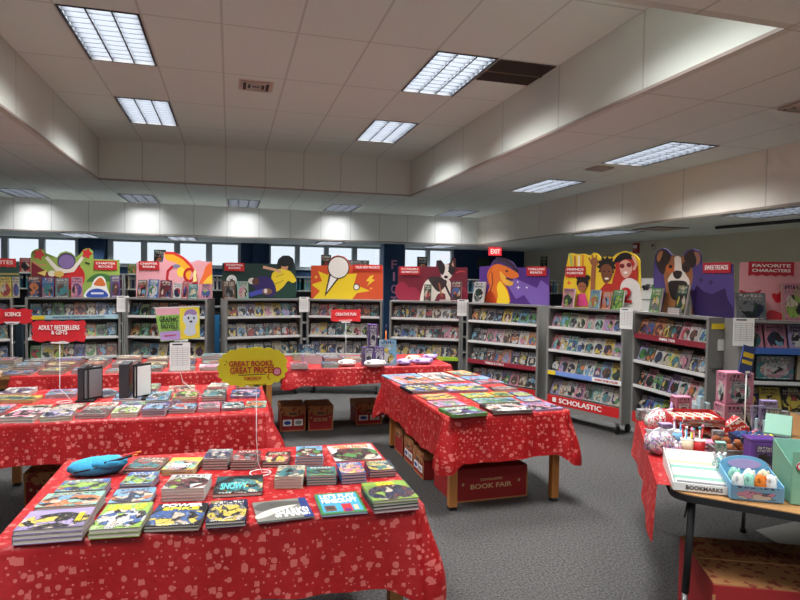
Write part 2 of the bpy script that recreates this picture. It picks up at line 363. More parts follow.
# rear wall with clerestory windows
WZ0, WZ1 = 1.95, 2.44
groups = [(-6.2, -3.25, [(-5.9, -4.75), (-4.62, -4.03), (-3.91, -3.31)]),
          (-2.65, .24, [(-2.54, -1.96), (-1.83, -1.25), (-1.12, -.55), (-.41, .17)]),
          (.9, 3.74, [(.94, 1.51), (1.63, 2.22), (2.34, 2.92), (3.05, 3.64)]),
          (4.25, 5.62, [(4.30, 4.86), (4.97, 5.55)])]
b = MB(); b.box(((XL+XR)/2, YB+.1, WZ0/2-.04), (XR-XL+.2, .2, WZ0-.08), NAVY)
b.box(((XL+XR)/2, YB+.1, 2.54), (XR-XL+.2, .2, .1), NAVY)
xs = [XL-.1]+[v for g in groups for v in g[:2]]+[XR+.1]
for i in range(0, len(xs), 2): b.box(((xs[i]+xs[i+1])/2, YB+.1, 2.2), (xs[i+1]-xs[i], .2, .66), NAVY)
struct(b.build('wall_back'))
FR = mat((160, 170, 174), .45, 0, 'window_frame_paint', .04)
def glass_material():
    g = NG('window_glass'); t = g.t; tr = t.nodes.new('ShaderNodeBsdfTransparent'); gl = t.nodes.new('ShaderNodeBsdfGlossy'); gl.inputs['Roughness'].default_value = .05
    mx = t.nodes.new('ShaderNodeMixShader'); mx.inputs[0].default_value = .06
    t.links.new(tr.outputs[0], mx.inputs[1]); t.links.new(gl.outputs[0], mx.inputs[2]); t.links.new(mx.outputs[0], t.nodes['Material Output'].inputs[0]); return g.m
GLASS = glass_material()
for i, (a, c, panes) in enumerate(groups):
    b = MB()
    b.box(((a+c)/2, YB+.03, WZ1+.025), (c-a, .1, .05), FR); b.box(((a+c)/2, YB+.02, WZ0-.04), (c-a, .14, .08), FR)
    ed = [a]+[v for p in panes for v in p]+[c]
    for k in range(0, len(ed), 2): b.box(((ed[k]+ed[k+1])/2, YB+.03, (WZ0+WZ1)/2), (max(.02, ed[k+1]-ed[k]), .1, WZ1-WZ0), FR)
    w = struct(b.build('window_%d' % (i+1)))
    for p in panes:
        g = MB(); g.box(((p[0]+p[1])/2, YB+.04, (WZ0+WZ1)/2), (p[1]-p[0], .006, WZ1-WZ0), GLASS); g.build('window_pane', w)
for i, (a, c) in enumerate(FILL_WIN):  # frames and panes of the added fill windows, out of view
    b = MB()
    for z in (.92, 2.34): b.box(((a+c)/2, YF-.03, z), (c-a, .08, .05), FR)
    for x in (a+.025, (a+c)/2, c-.025): b.box((x, YF-.03, 1.63), (.05, .08, 1.40), FR)
    w = struct(b.build('window_%d' % (i+5)))
    g = MB(); g.box(((a+c)/2, YF-.04, 1.63), (c-a, .006, 1.38), GLASS); g.build('window_pane', w)
# pilasters on the rear wall and the free-standing blue pillar
b = MB(); b.box((-2.8, YB-.08, 1.24), (.22, .16, 2.48), NAVY); b.box((.68, YB-.08, 1.24), (.34, .16, 2.48), NAVY); struct(b.build('trim_6'))
PB = mat((26, 84, 128), .5, 0, 'blue_pillar_paint', .06, 3)
p0 = atY(384, 300, 13.3); p1 = atY(404, 300, 13.3)
b = MB(); b.box(((p0.x+p1.x)/2, 13.45, 1.24), (p1.x-p0.x, .3, 2.48), NAVY); b.box((p0.x-.012, 13.45, 1.24), (.024, .3, 2.48), PB); struct(b.build('trim_7'))
PKL = mat((176, 120, 160), .6, 0, 'pink_letters')
fl = thing('wall_letters', 'pink vertical letters mounted on the dark blue pillar beside the maroon terrier board', 'lettering', (atY(394, 280, 13.28).x, 13.285, 0), 0)
for ch, yy in (('F', 264.5), ('I', 276.5), ('C', 289), ('T', 301)):
    q = atY(394, yy, 13.28); lettering(ch, PKL, fl, (0, 0, q.z), .13 if ch != 'I' else .05, .2, name='letter')
b = MB(); b.box((XR-.01, 5.5, .05), (.02, 18, .1), mat((60, 60, 62), .6, 0, 'rubber_base')); struct(b.build('baseboard_right'))

# ------------------------------------------------------------------ ceiling fittings
LOUV = mat((52, 55, 60), .6, .0, 'louvre_aluminium', .02, 30, .15)
HOUS = mat((56, 58, 62), .5, 0, 'white_enamel', .02)
DKF = mat((40, 38, 38), .6, 0, 'dark_gap')
LAMPM = emis((235, 242, 255), .5, 'fluorescent_tube_glow')
def fixture_meshes(w, l):
    a = MB(); zt = .10
    a.box((0, 0, zt), (w, l, .01), HOUS)
    for s_ in (-1, 1): a.box((s_*(w/2-.004), 0, zt/2), (.008, l, zt), HOUS); a.box((0, s_*(l/2-.004), zt/2), (w, .008, zt), HOUS)
    r = MB()
    for s_ in (-1, 1): r.box((s_*(w/2-.006), 0, -.003), (.014, l, .008), DKF); r.box((0, s_*(l/2-.006), -.003), (w, .014, .008), DKF)
    v = MB(); nc = max(3, int(round(l/.11)))
    for k in range(4): v.box((-w/2+.012+k*(w-.024)/3, 0, .028), (.014, l-.03, .055), LOUV, top=(.25, 1))
    for k in range(1, nc): v.box((0, -l/2+k*l/nc, .028), (w-.03, .010, .055), LOUV, top=(1, .3))
    t = MB()
    for k in range(3): x = -w/2+(k+.5)*w/3; t.tube([(x, -l/2+.03, .078), (x, l/2-.03, .078)], .013, LAMPM, 8)
    return a.mesh('housing'), r.mesh('rim'), v.mesh('louvre'), t.mesh('tube')
FM = {}
def fixture(x, y, z, w, l, label, power, rz=0):
    if (w, l) not in FM: FM[(w, l)] = fixture_meshes(w, l)
    h, r, v, t = FM[(w, l)]
    o = thing('ceiling_light', label, 'ceiling light', (x, y, z), rz, 'ceiling lights')
    link('light_housing', h, o); link('rim', r, o); link('louvre', v, o); link('fluorescent_tubes', t, o)
    la = bpy.data.lights.new('lamp', 'AREA'); la.shape = 'RECTANGLE'; la.size = w-.06; la.size_y = l-.06; la.energy = power; la.color = (.96, .98, 1.)
    lo = bpy.data.objects.new('lamp', la); COL.objects.link(lo); lo.parent = o; lo.location = (0, 0, .062); la.spread = math.radians(122 if abs(y-12.2) < .01 else 132)
    return o
def cut(x, y, w, l): pass
PW = 32.
for x, y, w in LIGHTS_HI: fixture(x, y, ZH, LW, LL, 'louvred ceiling light ' + w, 'x' and PW*1.15)
for x, y, w, k in LIGHTS_LO: fixture(x, y, ZL, LW, LL, 'ceiling light ' + w, PW*k)
for x, y, w, k in LIGHTS_Z2 + LIGHTS_Z3: fixture(x, y, Z2, LW, LL, 'ceiling light ' + w, PW*k)
# supply air vents, return grille, track, alarm, exit sign
VM = mat((196, 184, 172), .5, 0, 'vent_metal'); VD = mat((76, 66, 60), .8, 0, 'vent_dark')
def vent(x, y, z, w, label, rings=3, rz=0):
    o = thing('ceiling_vent', label, 'vent', (x, y, z), rz, None)
    b = MB(); b.box((0, 0, -.002), (w, w, .004), VM); b.build('face_plate', o)
    b = MB(); b.box((0, 0, -.006), (w*.78, w*.78, .005), VD); b.build('throat', o)
    for k in range(rings):
        q = w*.39*(1-k/rings); b = MB()
        for s_ in (-1, 1): b.box((0, s_*q, -.015), (2*q, .014, .012), VM); b.box((s_*q, 0, -.015), (.014, 2*q, .012), VM)
        b.build('louvre_ring', o)
    return o
q = atz(256, 85.5, ZH); vent(q.x, q.y, ZH, .36, 'square air vent with a smudged surround in the raised ceiling')
q = atz(600, 168, ZL); vent(q.x, q.y, ZL, .3, 'small air vent in the low ceiling between two light fittings')
q = atz(796, 104, ZL); vent(q.x+.1, q.y, ZL, .34, 'air vent in the low ceiling at the right edge of the view')
GR = blotch_material('rusty_brown_grille', [(70, 52, 42), (84, 66, 54), (58, 44, 36)], 14, .8)
o = thing('return_grille', 'brown dusty return air grille in the raised ceiling against the right fascia', 'vent', (2.665, 5.47, ZH))
b = MB(); b.box((0, 0, -.003), (.58, .58, .006), GR); b.build('back_plate', o)
b = MB()
for k in range(24): b.box((0, -.27+k*.0235, -.010), (.56, .006, .010), VD)
b.box((0, 0, -.012), (.58, .025, .014), mat((110, 92, 76), .7, 0, 'grille_bar')); b.build('slats', o)
q = atz(664, 231, Z2); o = thing('ceiling_grille', 'dark flat return grille in the lowest ceiling by the right wall', 'vent', (6.1, 7.6, Z2))
b = MB(); b.box((0, 0, -.004), (.56, .56, .008), VD); b.build('grille_frame', o)
b = MB()
for k in range(12): b.box((0, -.25+k*.045, -.010), (.52, .01, .008), VM)
b.build('slats', o)
b = MB(); pa = atz(718, 226, Z2-.03); pb = atz(802, 219, Z2-.03)
b.tube([(6.45, 6.9, Z2-.03), (6.62, 5.3, Z2-.03), (6.8, 3.6, Z2-.03)], .022, RUBBER); tag(b.build('curtain_track'), 'black curtain track fixed under the lowest ceiling by the right wall', 'track')
o = thing('fire_alarm', 'red fire alarm box high on the right wall', 'alarm', (XR, atX(637, 247, XR).y, 2.36))
b = MB(); b.box((-.02, 0, 0), (.04, .16, .2), mat((150, 24, 28), .4, 0, 'alarm_red'), bev=.004); b.build('alarm_body', o)
b = MB(); b.box((-.045, 0, .03), (.012, .10, .06), WHITEP); b.build('strobe', o)
o = thing('wall_thermostat', 'small grey control box high on the right wall beside the fire alarm', 'thermostat', (XR, atX(654, 245, XR).y, 2.37))
b = MB(); b.box((-.015, 0, 0), (.03, .08, .14), VM, bev=.004); b.build('control_box', o)
b = MB(); b.box((-.032, 0, .02), (.006, .05, .04), VD); b.build('display', o)
q = atY(495, 252.5, 13.2)
o = thing('exit_sign', 'red exit sign hanging from the ceiling above the orange dragon board', 'exit sign', (q.x, 13.2, Z2))
b = MB(); b.box((0, 0, -.115), (.32, .05, .19), emis((225, 50, 60), .3, 'exit_sign_glow'), bev=.004); b.build('sign_box', o)
b = MB(); b.tube([(0, 0, -.03), (0, 0, 0)], .012, CHROME); b.build('mount', o)
lettering('EXIT', emis((255, 200, 190), .45, 'exit_letters'), o, (0, -.027, -.115), .24, .11)
q = atY(483, 264, YB); o = thing('framed_picture', 'small dark framed picture on the navy rear wall', 'picture', (q.x, YB, q.z))
b = MB()
for s_ in (-1, 1): b.box((s_*.15, -.015, 0), (.03, .03, .28), mat((60, 60, 50), .5, 0, 'picture_frame')); b.box((0, -.015, s_*.125), (.33, .03, .03), mat((60, 60, 50), .5, 0, 'picture_frame'))
b.build('frame', o); b = MB(); b.box((0, -.006, 0), (.3, .012, .25), mat('darkgreen')); b.build('picture', o)

# ------------------------------------------------------------------ books
def shelf_book_mesh(w, h, t):
    """standing book, cover facing -y, bottom centre at the origin"""
    b = MB()
    b.face([(-w/2, 0, 0), (w/2, 0, 0), (w/2, 0, h), (-w/2, 0, h)], COVER, ((0, 0), (1, 0), (1, 1), (0, 1)))
    b.face([(w/2, t, 0), (-w/2, t, 0), (-w/2, t, h), (w/2, t, h)], COVER)
    b.face([(-w/2, t, 0), (-w/2, 0, 0), (-w/2, 0, h), (-w/2, t, h)], COVER)
    e = .002
    b.box((e/2, t/2, h/2), (w-e*2, t-.001, h-e*2), PAGES)
    return b.mesh('book')
SB = [shelf_book_mesh(w, h, t) for w, h, t in ((.132, .19, .015), (.128, .195, .028), (.138, .2, .022), (.125, .18, .035), (.14, .205, .012))]
BIG = [shelf_book_mesh(w, h, t) for w, h, t in ((.17, .22, .02), (.2, .24, .02))]
def lying_meshes(w, d, t):
    c = MB(); e = .0016
    c.face([(-w/2, -d/2, t), (w/2, -d/2, t), (w/2, d/2, t), (-w/2, d/2, t)], COVER, ((0, 0), (1, 0), (1, 1), (0, 1)))
    c.face([(-w/2, -d/2, t-e), (-w/2, d/2, t-e), (w/2, d/2, t-e), (w/2, -d/2, t-e)], COVER)
    c.face([(-w/2, -d/2, 0), (-w/2, d/2, 0), (w/2, d/2, 0), (w/2, -d/2, 0)], COVER)
    c.face([(-w/2, -d/2, e), (w/2, -d/2, e), (w/2, d/2, e), (-w/2, d/2, e)], COVER)
    for a, bb in (((-w/2, -d/2), (w/2, -d/2)), ((w/2, -d/2), (w/2, d/2)), ((w/2, d/2), (-w/2, d/2))):
        for z0, z1 in ((0, e), (t-e, t)): c.face([(a[0], a[1], z0), (bb[0], bb[1], z0), (bb[0], bb[1], z1), (a[0], a[1], z1)], COVER)
    c.face([(-w/2, d/2, 0), (-w/2, -d/2, 0), (-w/2, -d/2, t), (-w/2, d/2, t)], COVER)
    p = MB(); i = .003; p.box((-i/2+.001, 0, t/2), (w-i*1.2, d-2*i, t-2*e-.0002), PAGES)
    return c.mesh('cover'), p.mesh('pages')
NUM = ['one', 'two', 'three', 'four', 'five', 'six', 'seven', 'eight', 'nine', 'ten', 'eleven', 'twelve']
ORD = ['first', 'second', 'third', 'fourth', 'fifth', 'sixth', 'seventh', 'eighth', 'ninth', 'tenth', 'eleventh', 'twelfth', 'thirteenth']
SEED = [0]
def cols(c1):
    SEED[0] += 1; r = random.Random(SEED[0]*13+5); ks = [k for k in PAL if k != c1]
    if c1 in ('black', 'navy', 'maroon', 'darkgreen', 'brown'): ks = ['red', 'white', 'yellow', 'grey', 'blue', 'cream', 'orange', 'teal', 'skyblue']
    a = r.choice(ks); b2 = r.choice([k for k in ks if k != a]); return a, b2
def adj(c): return {'skyblue': 'sky blue', 'darkgreen': 'dark green'}.get(c, c)

# ------------------------------------------------------------------ book fair cases
CASE_H = 1.38; SHELF_Z = [1.12, .84, .575, .30]
class Wing:
    def __init__(s, name, P, Q, desc):
        P = Vector((P[0], P[1], 0)); Q = Vector((Q[0], Q[1], 0)); s.P = P; s.w = (Q-P).length; s.u = (Q-P)/s.w; s.n = Vector((-s.u.y, s.u.x, 0))
        s.rz = math.atan2(s.u.y, s.u.x); s.name = name; s.desc = desc
    def world(s, x, y, z=0): return s.P + s.u*x + s.n*y + Vector((0, 0, z))
    def px(s, x, y, off=0):
        q = atplane(x, y, s.P + s.n*off, s.n); d = q-s.P; return d.dot(s.u), q.z
WINGS = [Wing('A', (-3.63, 8.24), (-2.64, 8.67), 'leftmost case'), Wing('B', (-2.52, 8.72), (-1.43, 8.94), 'case under the green cutout board'),
  Wing('C', (-1.37, 8.93), (-.30, 8.57), 'case under the pink swirl board'), Wing('D', (-.06, 8.54), (1.01, 8.80), 'case under the dark green football board'),
  Wing('E', (1.07, 8.81), (2.12, 8.50), 'case under the orange starburst board'), Wing('F', (2.20, 8.39), (3.11, 7.91), 'case under the maroon terrier board'),
  Wing('G', (3.16, 7.83), (3.75, 6.87), 'case under the purple dragon board'), Wing('H', (3.76, 6.68), (4.13, 5.68), 'case under the yellow girls board'),
  Wing('I', (4.20, 5.62), (4.16, 4.50), 'case under the purple dog board'), Wing('J', (4.19, 4.19), (5.25, 3.76), 'case under the pink favourite characters board')]
WG = {w.name: w for w in WINGS}
DEP = .30
lipcols = {('B', 0): (170, 205, 215), ('G', 2): (150, 40, 56), ('I', 0): (140, 42, 56), ('F', 2): (205, 205, 60), ('H', 2): (120, 150, 215), ('H', 3): (196, 32, 34), ('G', 3): (196, 32, 34), ('I', 3): (196, 32, 34), ('J', 0): (60, 100, 175)}
lettersW = mat((240, 238, 232), .5, 0, 'white_print', .01); lettersD = mat((70, 70, 80), .5, 0, 'dark_print', .01); lettersR = mat((190, 34, 36), .5, 0, 'red_print', .02); lettersB = mat((36, 60, 150), .5, 0, 'blue_print', .02)
def shelf_mesh(w, depth, z, tilt):
    b = MB(); b.box((w/2, depth/2, z-.012+tilt/2), (w-.06, depth-.02, .012), METAL, M=Matrix.Rotation(math.atan2(tilt, depth), 4, 'X')); return b
for W in WINGS:
    w = W.w
    o = thing('display_case', 'grey wheeled ' + W.desc, 'bookcase', W.world(0, 0), W.rz, 'rolling display cases')
    for x in (.015, w-.015):
        b = MB(); b.box((x, DEP/2, (.12+CASE_H)/2), (.03, DEP, CASE_H-.12), METAL, bev=.003); b.build('side_panel', o)
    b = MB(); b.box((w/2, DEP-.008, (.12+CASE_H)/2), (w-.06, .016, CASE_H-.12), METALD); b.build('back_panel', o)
    b = MB(); b.box((w/2, DEP/2, CASE_H-.012), (w-.058, DEP-.002, .024), METAL); b.build('top_panel', o)
    for k, z in enumerate(SHELF_Z):
        s = shelf_mesh(w, DEP, z, .03).build('shelf', o)
        lc = lipcols.get((W.name, k)); b = MB()
        if lc and k == 3: b.box((w/2, .004, z-.055), (w-.062, .008, .11), mat(lc, .5, 0, 'printed_lip'))
        elif lc: b.box((w/2, .004, z+.000), (w-.062, .010, .055), mat(lc, .5, 0, 'printed_lip'))
        else: b.box((w/2, .004, z+.006), (w-.062, .012, .030), LIP)
        lp = b.build('shelf_lip', s); lp['label'] = 'printed shelf edge strip' if lc else 'white shelf edge'
        if W.name == 'B' and k == 0:
            b = MB(); b.box((.12, -.003, z), (.2, .006, .05), mat('yellow')); y_ = b.build('yellow_strip', s)
            lettering('ENJOY GOOD, CRAZY GOOD, ALL GOOD', lettersD, s, (w*.55, -.003, z), .60, .022)
        if W.name == 'H' and k == 2:
            b = MB(); b.box((w-.2, -.003, z), (.38, .006, .05), lettersW); b.build('white_strip', s)
            b = MB(); b.box((.09, -.003, z), (.12, .006, .05), mat('yellow')); b.build('yellow_strip', s)
            lettering('JOIN THE CLUB', lettersR, s, (w-.2, -.008, z), .3, .028)
        if W.name == 'F' and k == 2:
            b = MB(); b.box((w-.14, -.003, z), (.2, .006, .05), mat('lime')); b.build('green_strip', s)
        if W.name == 'G' and k == 2: lettering('THRILLS & CHILLS', lettersW, s, (w*.42, -.003, z), .3, .028)
        if W.name == 'I' and k == 0: lettering('ANIMAL TALES', lettersW, s, (w*.5, -.003, z), .24, .026)
        if W.name == 'H' and k == 3:
            lettering('SCHOLASTIC', lettersW, s, (w*.48, -.002, z-.052), .60, .06)
            b = MB(); b.box((.14, -.0015, z-.052), (.055, .003, .055), lettersW); b.build('book_emblem', s)
    b = MB(); b.box((w/2, .012, .165), (w-.062, .02, .07), METAL); b.build('kick_panel', o)
    for x in (.08, w-.08):
        for y in (.05, DEP-.05):
            c = MB(); c.box((x, y, .105), (.03, .035, .03), CHROME); c_ = c.build('caster_fork', o)
            c = MB(); c.tube([(x-.012, y, .045), (x+.012, y, .045)], .045, RUBBER, 14); c.build('caster_wheel', c_)
# end label and latches on the visible end panel of the dog case
W = WG['I']
b = MB(); b.box((W.w+.004, .15, 1.13), (.004, .1, .1), lettersW); tag(b.build('paper_notice', None, W.world(0, 0), W.rz), 'small white notice taped to the end panel of the dog case', 'notice')
b = MB(); b.box((W.w+.004, .13, 1.30), (.004, .2, .05), mat('yellow')); tag(b.build('warning_sticker', None, W.world(0, 0), W.rz), 'yellow sticker at the top of the end panel of the dog case', 'sticker')
b = MB(); b.box((W.w+.008, .15, .92), (.016, .24, .018), CHROME); tag(b.build('latch_bar', None, W.world(0, 0), W.rz), 'metal latch bar across the end panel of the dog case', 'latch')

rows = {('A', 0): 'nkbkoubk', ('A', 1): 'bbnkbgwk', ('A', 2): 'nbntbtwb', ('B', 0): 'tkgkohbk', ('B', 1): 'wgkebogd', ('B', 2): 'gwykuekh', ('C', 0): 'kghokrnb', ('C', 1): 'dghewvtn', ('C', 2): 'tacekuwy',
  ('D', 0): 'kwbyeytn', ('D', 1): 'keknmakh', ('D', 2): 'kwkwkenk', ('E', 0): 'hrrkhmmk', ('E', 1): 'eyktwewm', ('E', 2): 'bnkwkakn', ('F', 0): 'mkawkewm', ('F', 1): 'kaemmmpr', ('F', 2): 'kkhckynk',
  ('G', 0): 'kkakybca', ('G', 1): 'kmppenwo', ('G', 2): 'kdmhoukw', ('G', 3): 'kmkauphk', ('H', 0): 'pgwepwpw', ('H', 1): 'rwtwewyv', ('H', 2): 'kpeawgcy', ('H', 3): 'vewpatwe', ('I', 0): 'ohodkpww', ('I', 1): 'vdweyakh', ('I', 2): 'kpguvwpe', ('I', 3): 'kbcluvyk'}
for (wn, k), s in rows.items():
    W = WG[wn]; n = len(s); pit = (W.w-.10)/n
    for i, c in enumerate(s):
        c1 = PAL and CODE[c]; a, b2 = cols(c1); r = random.Random(hash((wn, k, i)) % 9999 if False else (ord(wn)*97+k*31+i*7))
        me = SB[r.randrange(len(SB))]
        bk = link('paperback_book', me)
        x = .05+pit*(i+.5)+r.uniform(-.004, .004)
        bk.location = W.world(x, .020+r.uniform(0, .008), SHELF_Z[k]+.012)
        bk.rotation_euler = (-math.radians(22+r.uniform(-3, 3)), 0, W.rz+r.uniform(-.02, .02)); bk.rotation_mode = 'XYZ'
        tag(bk, '%s and %s book, %s on the %s shelf, %s' % (adj(c1), adj(a), ORD[i], ORD[k], W.desc.replace('case under the ', 'under the ')), 'book', 'face-out books on the display case shelves')
        paint(bk, c1, a, b2, SEED[0])
# J case contents: picture books and boxed kits
W = WG['J']
for i, c in enumerate('ppvpp'):
    c1 = CODE[c]; a, b2 = cols(c1); bk = link('picture_book', BIG[0]); bk.location = W.world(.13+i*.19, .02, SHELF_Z[0]+.012); bk.rotation_euler = (-.3, 0, W.rz)
    tag(bk, '%s picture book, %s from left on the top shelf under the pink favourite characters board' % (adj(c1), ORD[i]), 'book', 'picture books under the pink board'); paint(bk, c1, a, b2, SEED[0]+.3)
def carton(name, label, cat, loc, rz, d, art, sub=None, group=None, M=None):
    """closed printed carton: body, lid flap, printed window"""
    o = thing(name, label, cat, loc, rz, group)
    b = MB(); b.box((0, 0, d[2]/2), d, COVER, bev=.002); x = b.build('carton_body', o); paint(x, art[0], art[1], art[2], art[3])
    b = MB(); b.box((0, 0, d[2]+.0008), (d[0]*.96, d[1]*.9, .0016), mat(art[0])); b.build('lid_flap', o)
    b = MB(); b.box((0, -d[1]/2-.001, d[2]*.45), (d[0]*.6, .002, d[2]*.5), COVER); x = b.build('front_print', o); paint(x, sub or 'white', art[1], art[0], art[3]+3.3)
    return o
for i, (x, w_, c, c2, lb) in enumerate(((.10, .12, 'navy', 'maroon', 'dark blue and maroon boxed kit'), (.33, .3, 'teal', 'pink', 'teal toy box with a clear front window'), (.66, .3, 'cream', 'red', 'cream craft kit box'), (.93, .18, 'blue', 'white', 'blue activity box'))):
    q = W.world(x, .11, SHELF_Z[1]+.03); carton('activity_box', lb + ' on the middle shelf under the pink board', 'box', q, W.rz, (w_, .1, .2), (c, c2, 'white', 20+i))
for i, c in enumerate('nykrbk'):
    c1 = CODE[c]; a, b2 = cols(c1); bk = link('comic_book', BIG[0]); bk.location = W.world(.12+i*.175, .02, SHELF_Z[2]+.012); bk.rotation_euler = (-.3, 0, W.rz)
    tag(bk, '%s comic, %s from left on the third shelf under the pink favourite characters board' % (adj(c1), ORD[i]), 'book', 'comics under the pink board'); paint(bk, c1, 'yellow', 'red', SEED[0]+.3)

# ------------------------------------------------------------------ header boards: flat printed card cut-outs standing on the cases
def stroke(pts, w):
    L, R = [], []
    for i, p in enumerate(pts):
        a, b = pts[max(i-1, 0)], pts[min(i+1, len(pts)-1)]; dx, dy = b[0]-a[0], b[1]-a[1]; l = math.hypot(dx, dy) or 1; nx, ny = -dy/l*w/2, dx/l*w/2
        L.append((p[0]+nx, p[1]+ny)); R.append((p[0]-nx, p[1]-ny))
    return L+R[::-1]
def star(cx, cy, r0, r1, n, rot=0): return [(cx+(r0 if i % 2 else r1)*math.cos(rot+PI*i/n), cy+(r0 if i % 2 else r1)*math.sin(rot+PI*i/n)) for i in range(2*n)]
def ring(cx, cy, rx, ry, w, n=24): return stroke(ell(cx, cy, rx, ry, 0, n)+[(cx+rx, cy)], w)
def board(name, label, cat, conv, base, rz, outline, colour, layers, tags=(), thick=.006, root=None, backmat=None):
    """conv maps traced outline points to (x, z) on the board's own plane"""
    o = root or thing(name, label, cat, base, rz)
    P = [conv(*p) for p in outline]
    b = MB(); b.prism(P, 0, thick, mat(colour, .55, 0, 'board_print', .04), 'y'); b.build('board', o)
    b = MB(); bm = b.bm
    for i, (c, pts) in enumerate(layers):
        Q = [conv(*p) for p in pts]; y = -.0008-.0004*i
        ar = sum(Q[j][0]*Q[(j+1) % len(Q)][1]-Q[(j+1) % len(Q)][0]*Q[j][1] for j in range(len(Q)))
        if ar < 0: Q = Q[::-1]
        try: b.face([(x, y, z) for x, z in Q], mat(c, .5, 0, 'print_ink', .05))
        except Exception: pass
    if layers: b.build('artwork', o)
    y = -.0008-.0004*len(layers)
    for (x0, y0, x1, y1, tc, lines) in tags:
        a = conv(x0, y0); c = conv(x1, y1); cx, w_, h_ = (a[0]+c[0])/2, abs(c[0]-a[0]), abs(a[1]-c[1]); cz = (a[1]+c[1])/2
        b = MB(); n = 5; pts = [(cx-w_/2, cz+h_/2)]+[(cx-w_/2+w_*i/n/2, cz-h_/2+(h_*.10 if i % 2 else 0)) for i in range(2*n+1)]+[(cx+w_/2, cz+h_/2)]
        b.prism(pts, y-.004, y, mat(tc, .5, 0, 'tag_card', .03), 'y'); t = b.build('title_tag', o)
        for i, ln in enumerate(lines):
            k = len(lines); lh = h_*.60/k; lettering(ln, lettersW, t, (cx, y-.006, cz+h_*.06+(k/2-.5-i)*lh*1.12), w_*(.84 if len(ln) > 6 else .6), lh*.72, bold=.015)
    return o
def header(wn, label, outline, colour, layers, tags=(), off=.16):
    W = WG[wn]; base = W.world(0, off, CASE_H)
    def conv(x, y): a = W.px(x, y, off); return a[0], max(0.0, a[1]-CASE_H)
    return board('header_board', label, 'display board', conv, base, W.rz, outline, colour, layers, tags)
R_ = (188, 34, 38)
header('A', 'dark green header board with a red title tag, cut off by the left edge', [(-30, 299), (-30, 262), (19, 262), (19, 297.5)], (28, 66, 58), [((150, 140, 80), [(-30, 273), (19, 273), (19, 275), (-30, 275)])], [(-26, 257.5, 16, 267.5, (204, 38, 38), ['FAVORITES'])])
header('B', 'lime green cut-out header board with round bumps, red dome and maroon hill', catmull([(31, 299), (31, 280), (31, 262), (31, 253), (36, 249), (42, 249.5), (47, 253), (50, 257)], 2)[:-6] + [(31, 256), (33, 251), (38, 248.5), (44, 250), (48, 256), (57, 257.5), (60, 253), (66, 251), (72, 253), (76, 257.5), (80, 254), (84, 249), (89, 248), (93, 251), (93.5, 259), (119.5, 260), (120, 299)], (146, 172, 74),
  [((122, 34, 44), [(31.5, 262), (44, 270), (60, 278), (62, 297), (31.5, 297)]), ((222, 120, 110), stroke([(32, 261), (38, 265.5), (46, 265)], 1.2)), ((60, 110, 54), catmull([(84, 297), (86, 282), (96, 274), (108, 275), (119.5, 284), (119.5, 297)], 4)[4:-8]),
   ((196, 34, 36), ell(73, 277, 12, 13)), ((130, 24, 30), stroke([(63, 275), (70, 271), (80, 265)], 2.2)), ((228, 220, 205), [(45, 258), (47.5, 256), (58, 267), (70, 269), (77, 262), (82, 256), (84, 258), (74, 272), (58, 274)]), ((196, 60, 62), star(39, 254.5, 3.5, 6.5, 5)), ((196, 40, 44), star(87, 253.5, 3.4, 6, 5)),
   ((60, 46, 86), ell(66.5, 261, 9, 8.2)), ((132, 108, 160), ell(66.5, 261.6, 8, 7)), ((226, 200, 110), [(37, 273), (47, 270), (45, 276)]), ((226, 216, 190), ell(52, 273.5, 4, 3)), ((216, 180, 90), ell(59, 274, 5, 3)), ((30, 60, 30), stroke([(85, 262.5), (90, 264)], 1.6))],
  [(94, 260.5, 117, 270.5, R_, ['CHAPTER', 'BOOKS'])])
header('C', 'pink header board with an orange and red swirl arching above its edge', [(136, 300), (136.5, 262), (163, 262), (164, 253), (172, 251.5), (180, 254.5), (188, 260), (191, 262.5), (198, 260), (205, 261.5), (212, 262), (212.5, 300)], (226, 160, 166),
  [((240, 170, 40), catmull([(165, 253.5), (177, 256), (188, 263), (191, 274), (186, 284), (183, 272), (176, 263), (167, 260)], 4)), ((206, 46, 40), stroke([(165, 252.8), (174, 253.4), (183, 258), (191, 266), (196, 276), (197, 290)], 2.6)), ((244, 204, 70), ell(181, 272, 4, 5)),
   ((188, 30, 36), stroke([(171, 284), (167, 279), (168, 271), (173, 266)], 2.6)), ((188, 30, 36), ring(189.5, 275, 5, 6, 2.6)), ((238, 226, 150), [(193, 286), (193.5, 272), (195.5, 268), (197.5, 286)]), ((236, 110, 50), [(212, 261.5), (206, 266), (203, 275), (199, 284), (212.4, 284)]), ((240, 196, 66), [(212.3, 274), (207, 278), (201, 286), (212.4, 286)]),
   ((120, 130, 160), ell(176.5, 266, 4, 1.7)), ((180, 30, 40), [(192, 283), (197, 281), (198, 297), (192, 297)])], [(139, 261, 159.5, 270.5, R_, ['CHAPTER', 'BOOKS'])])
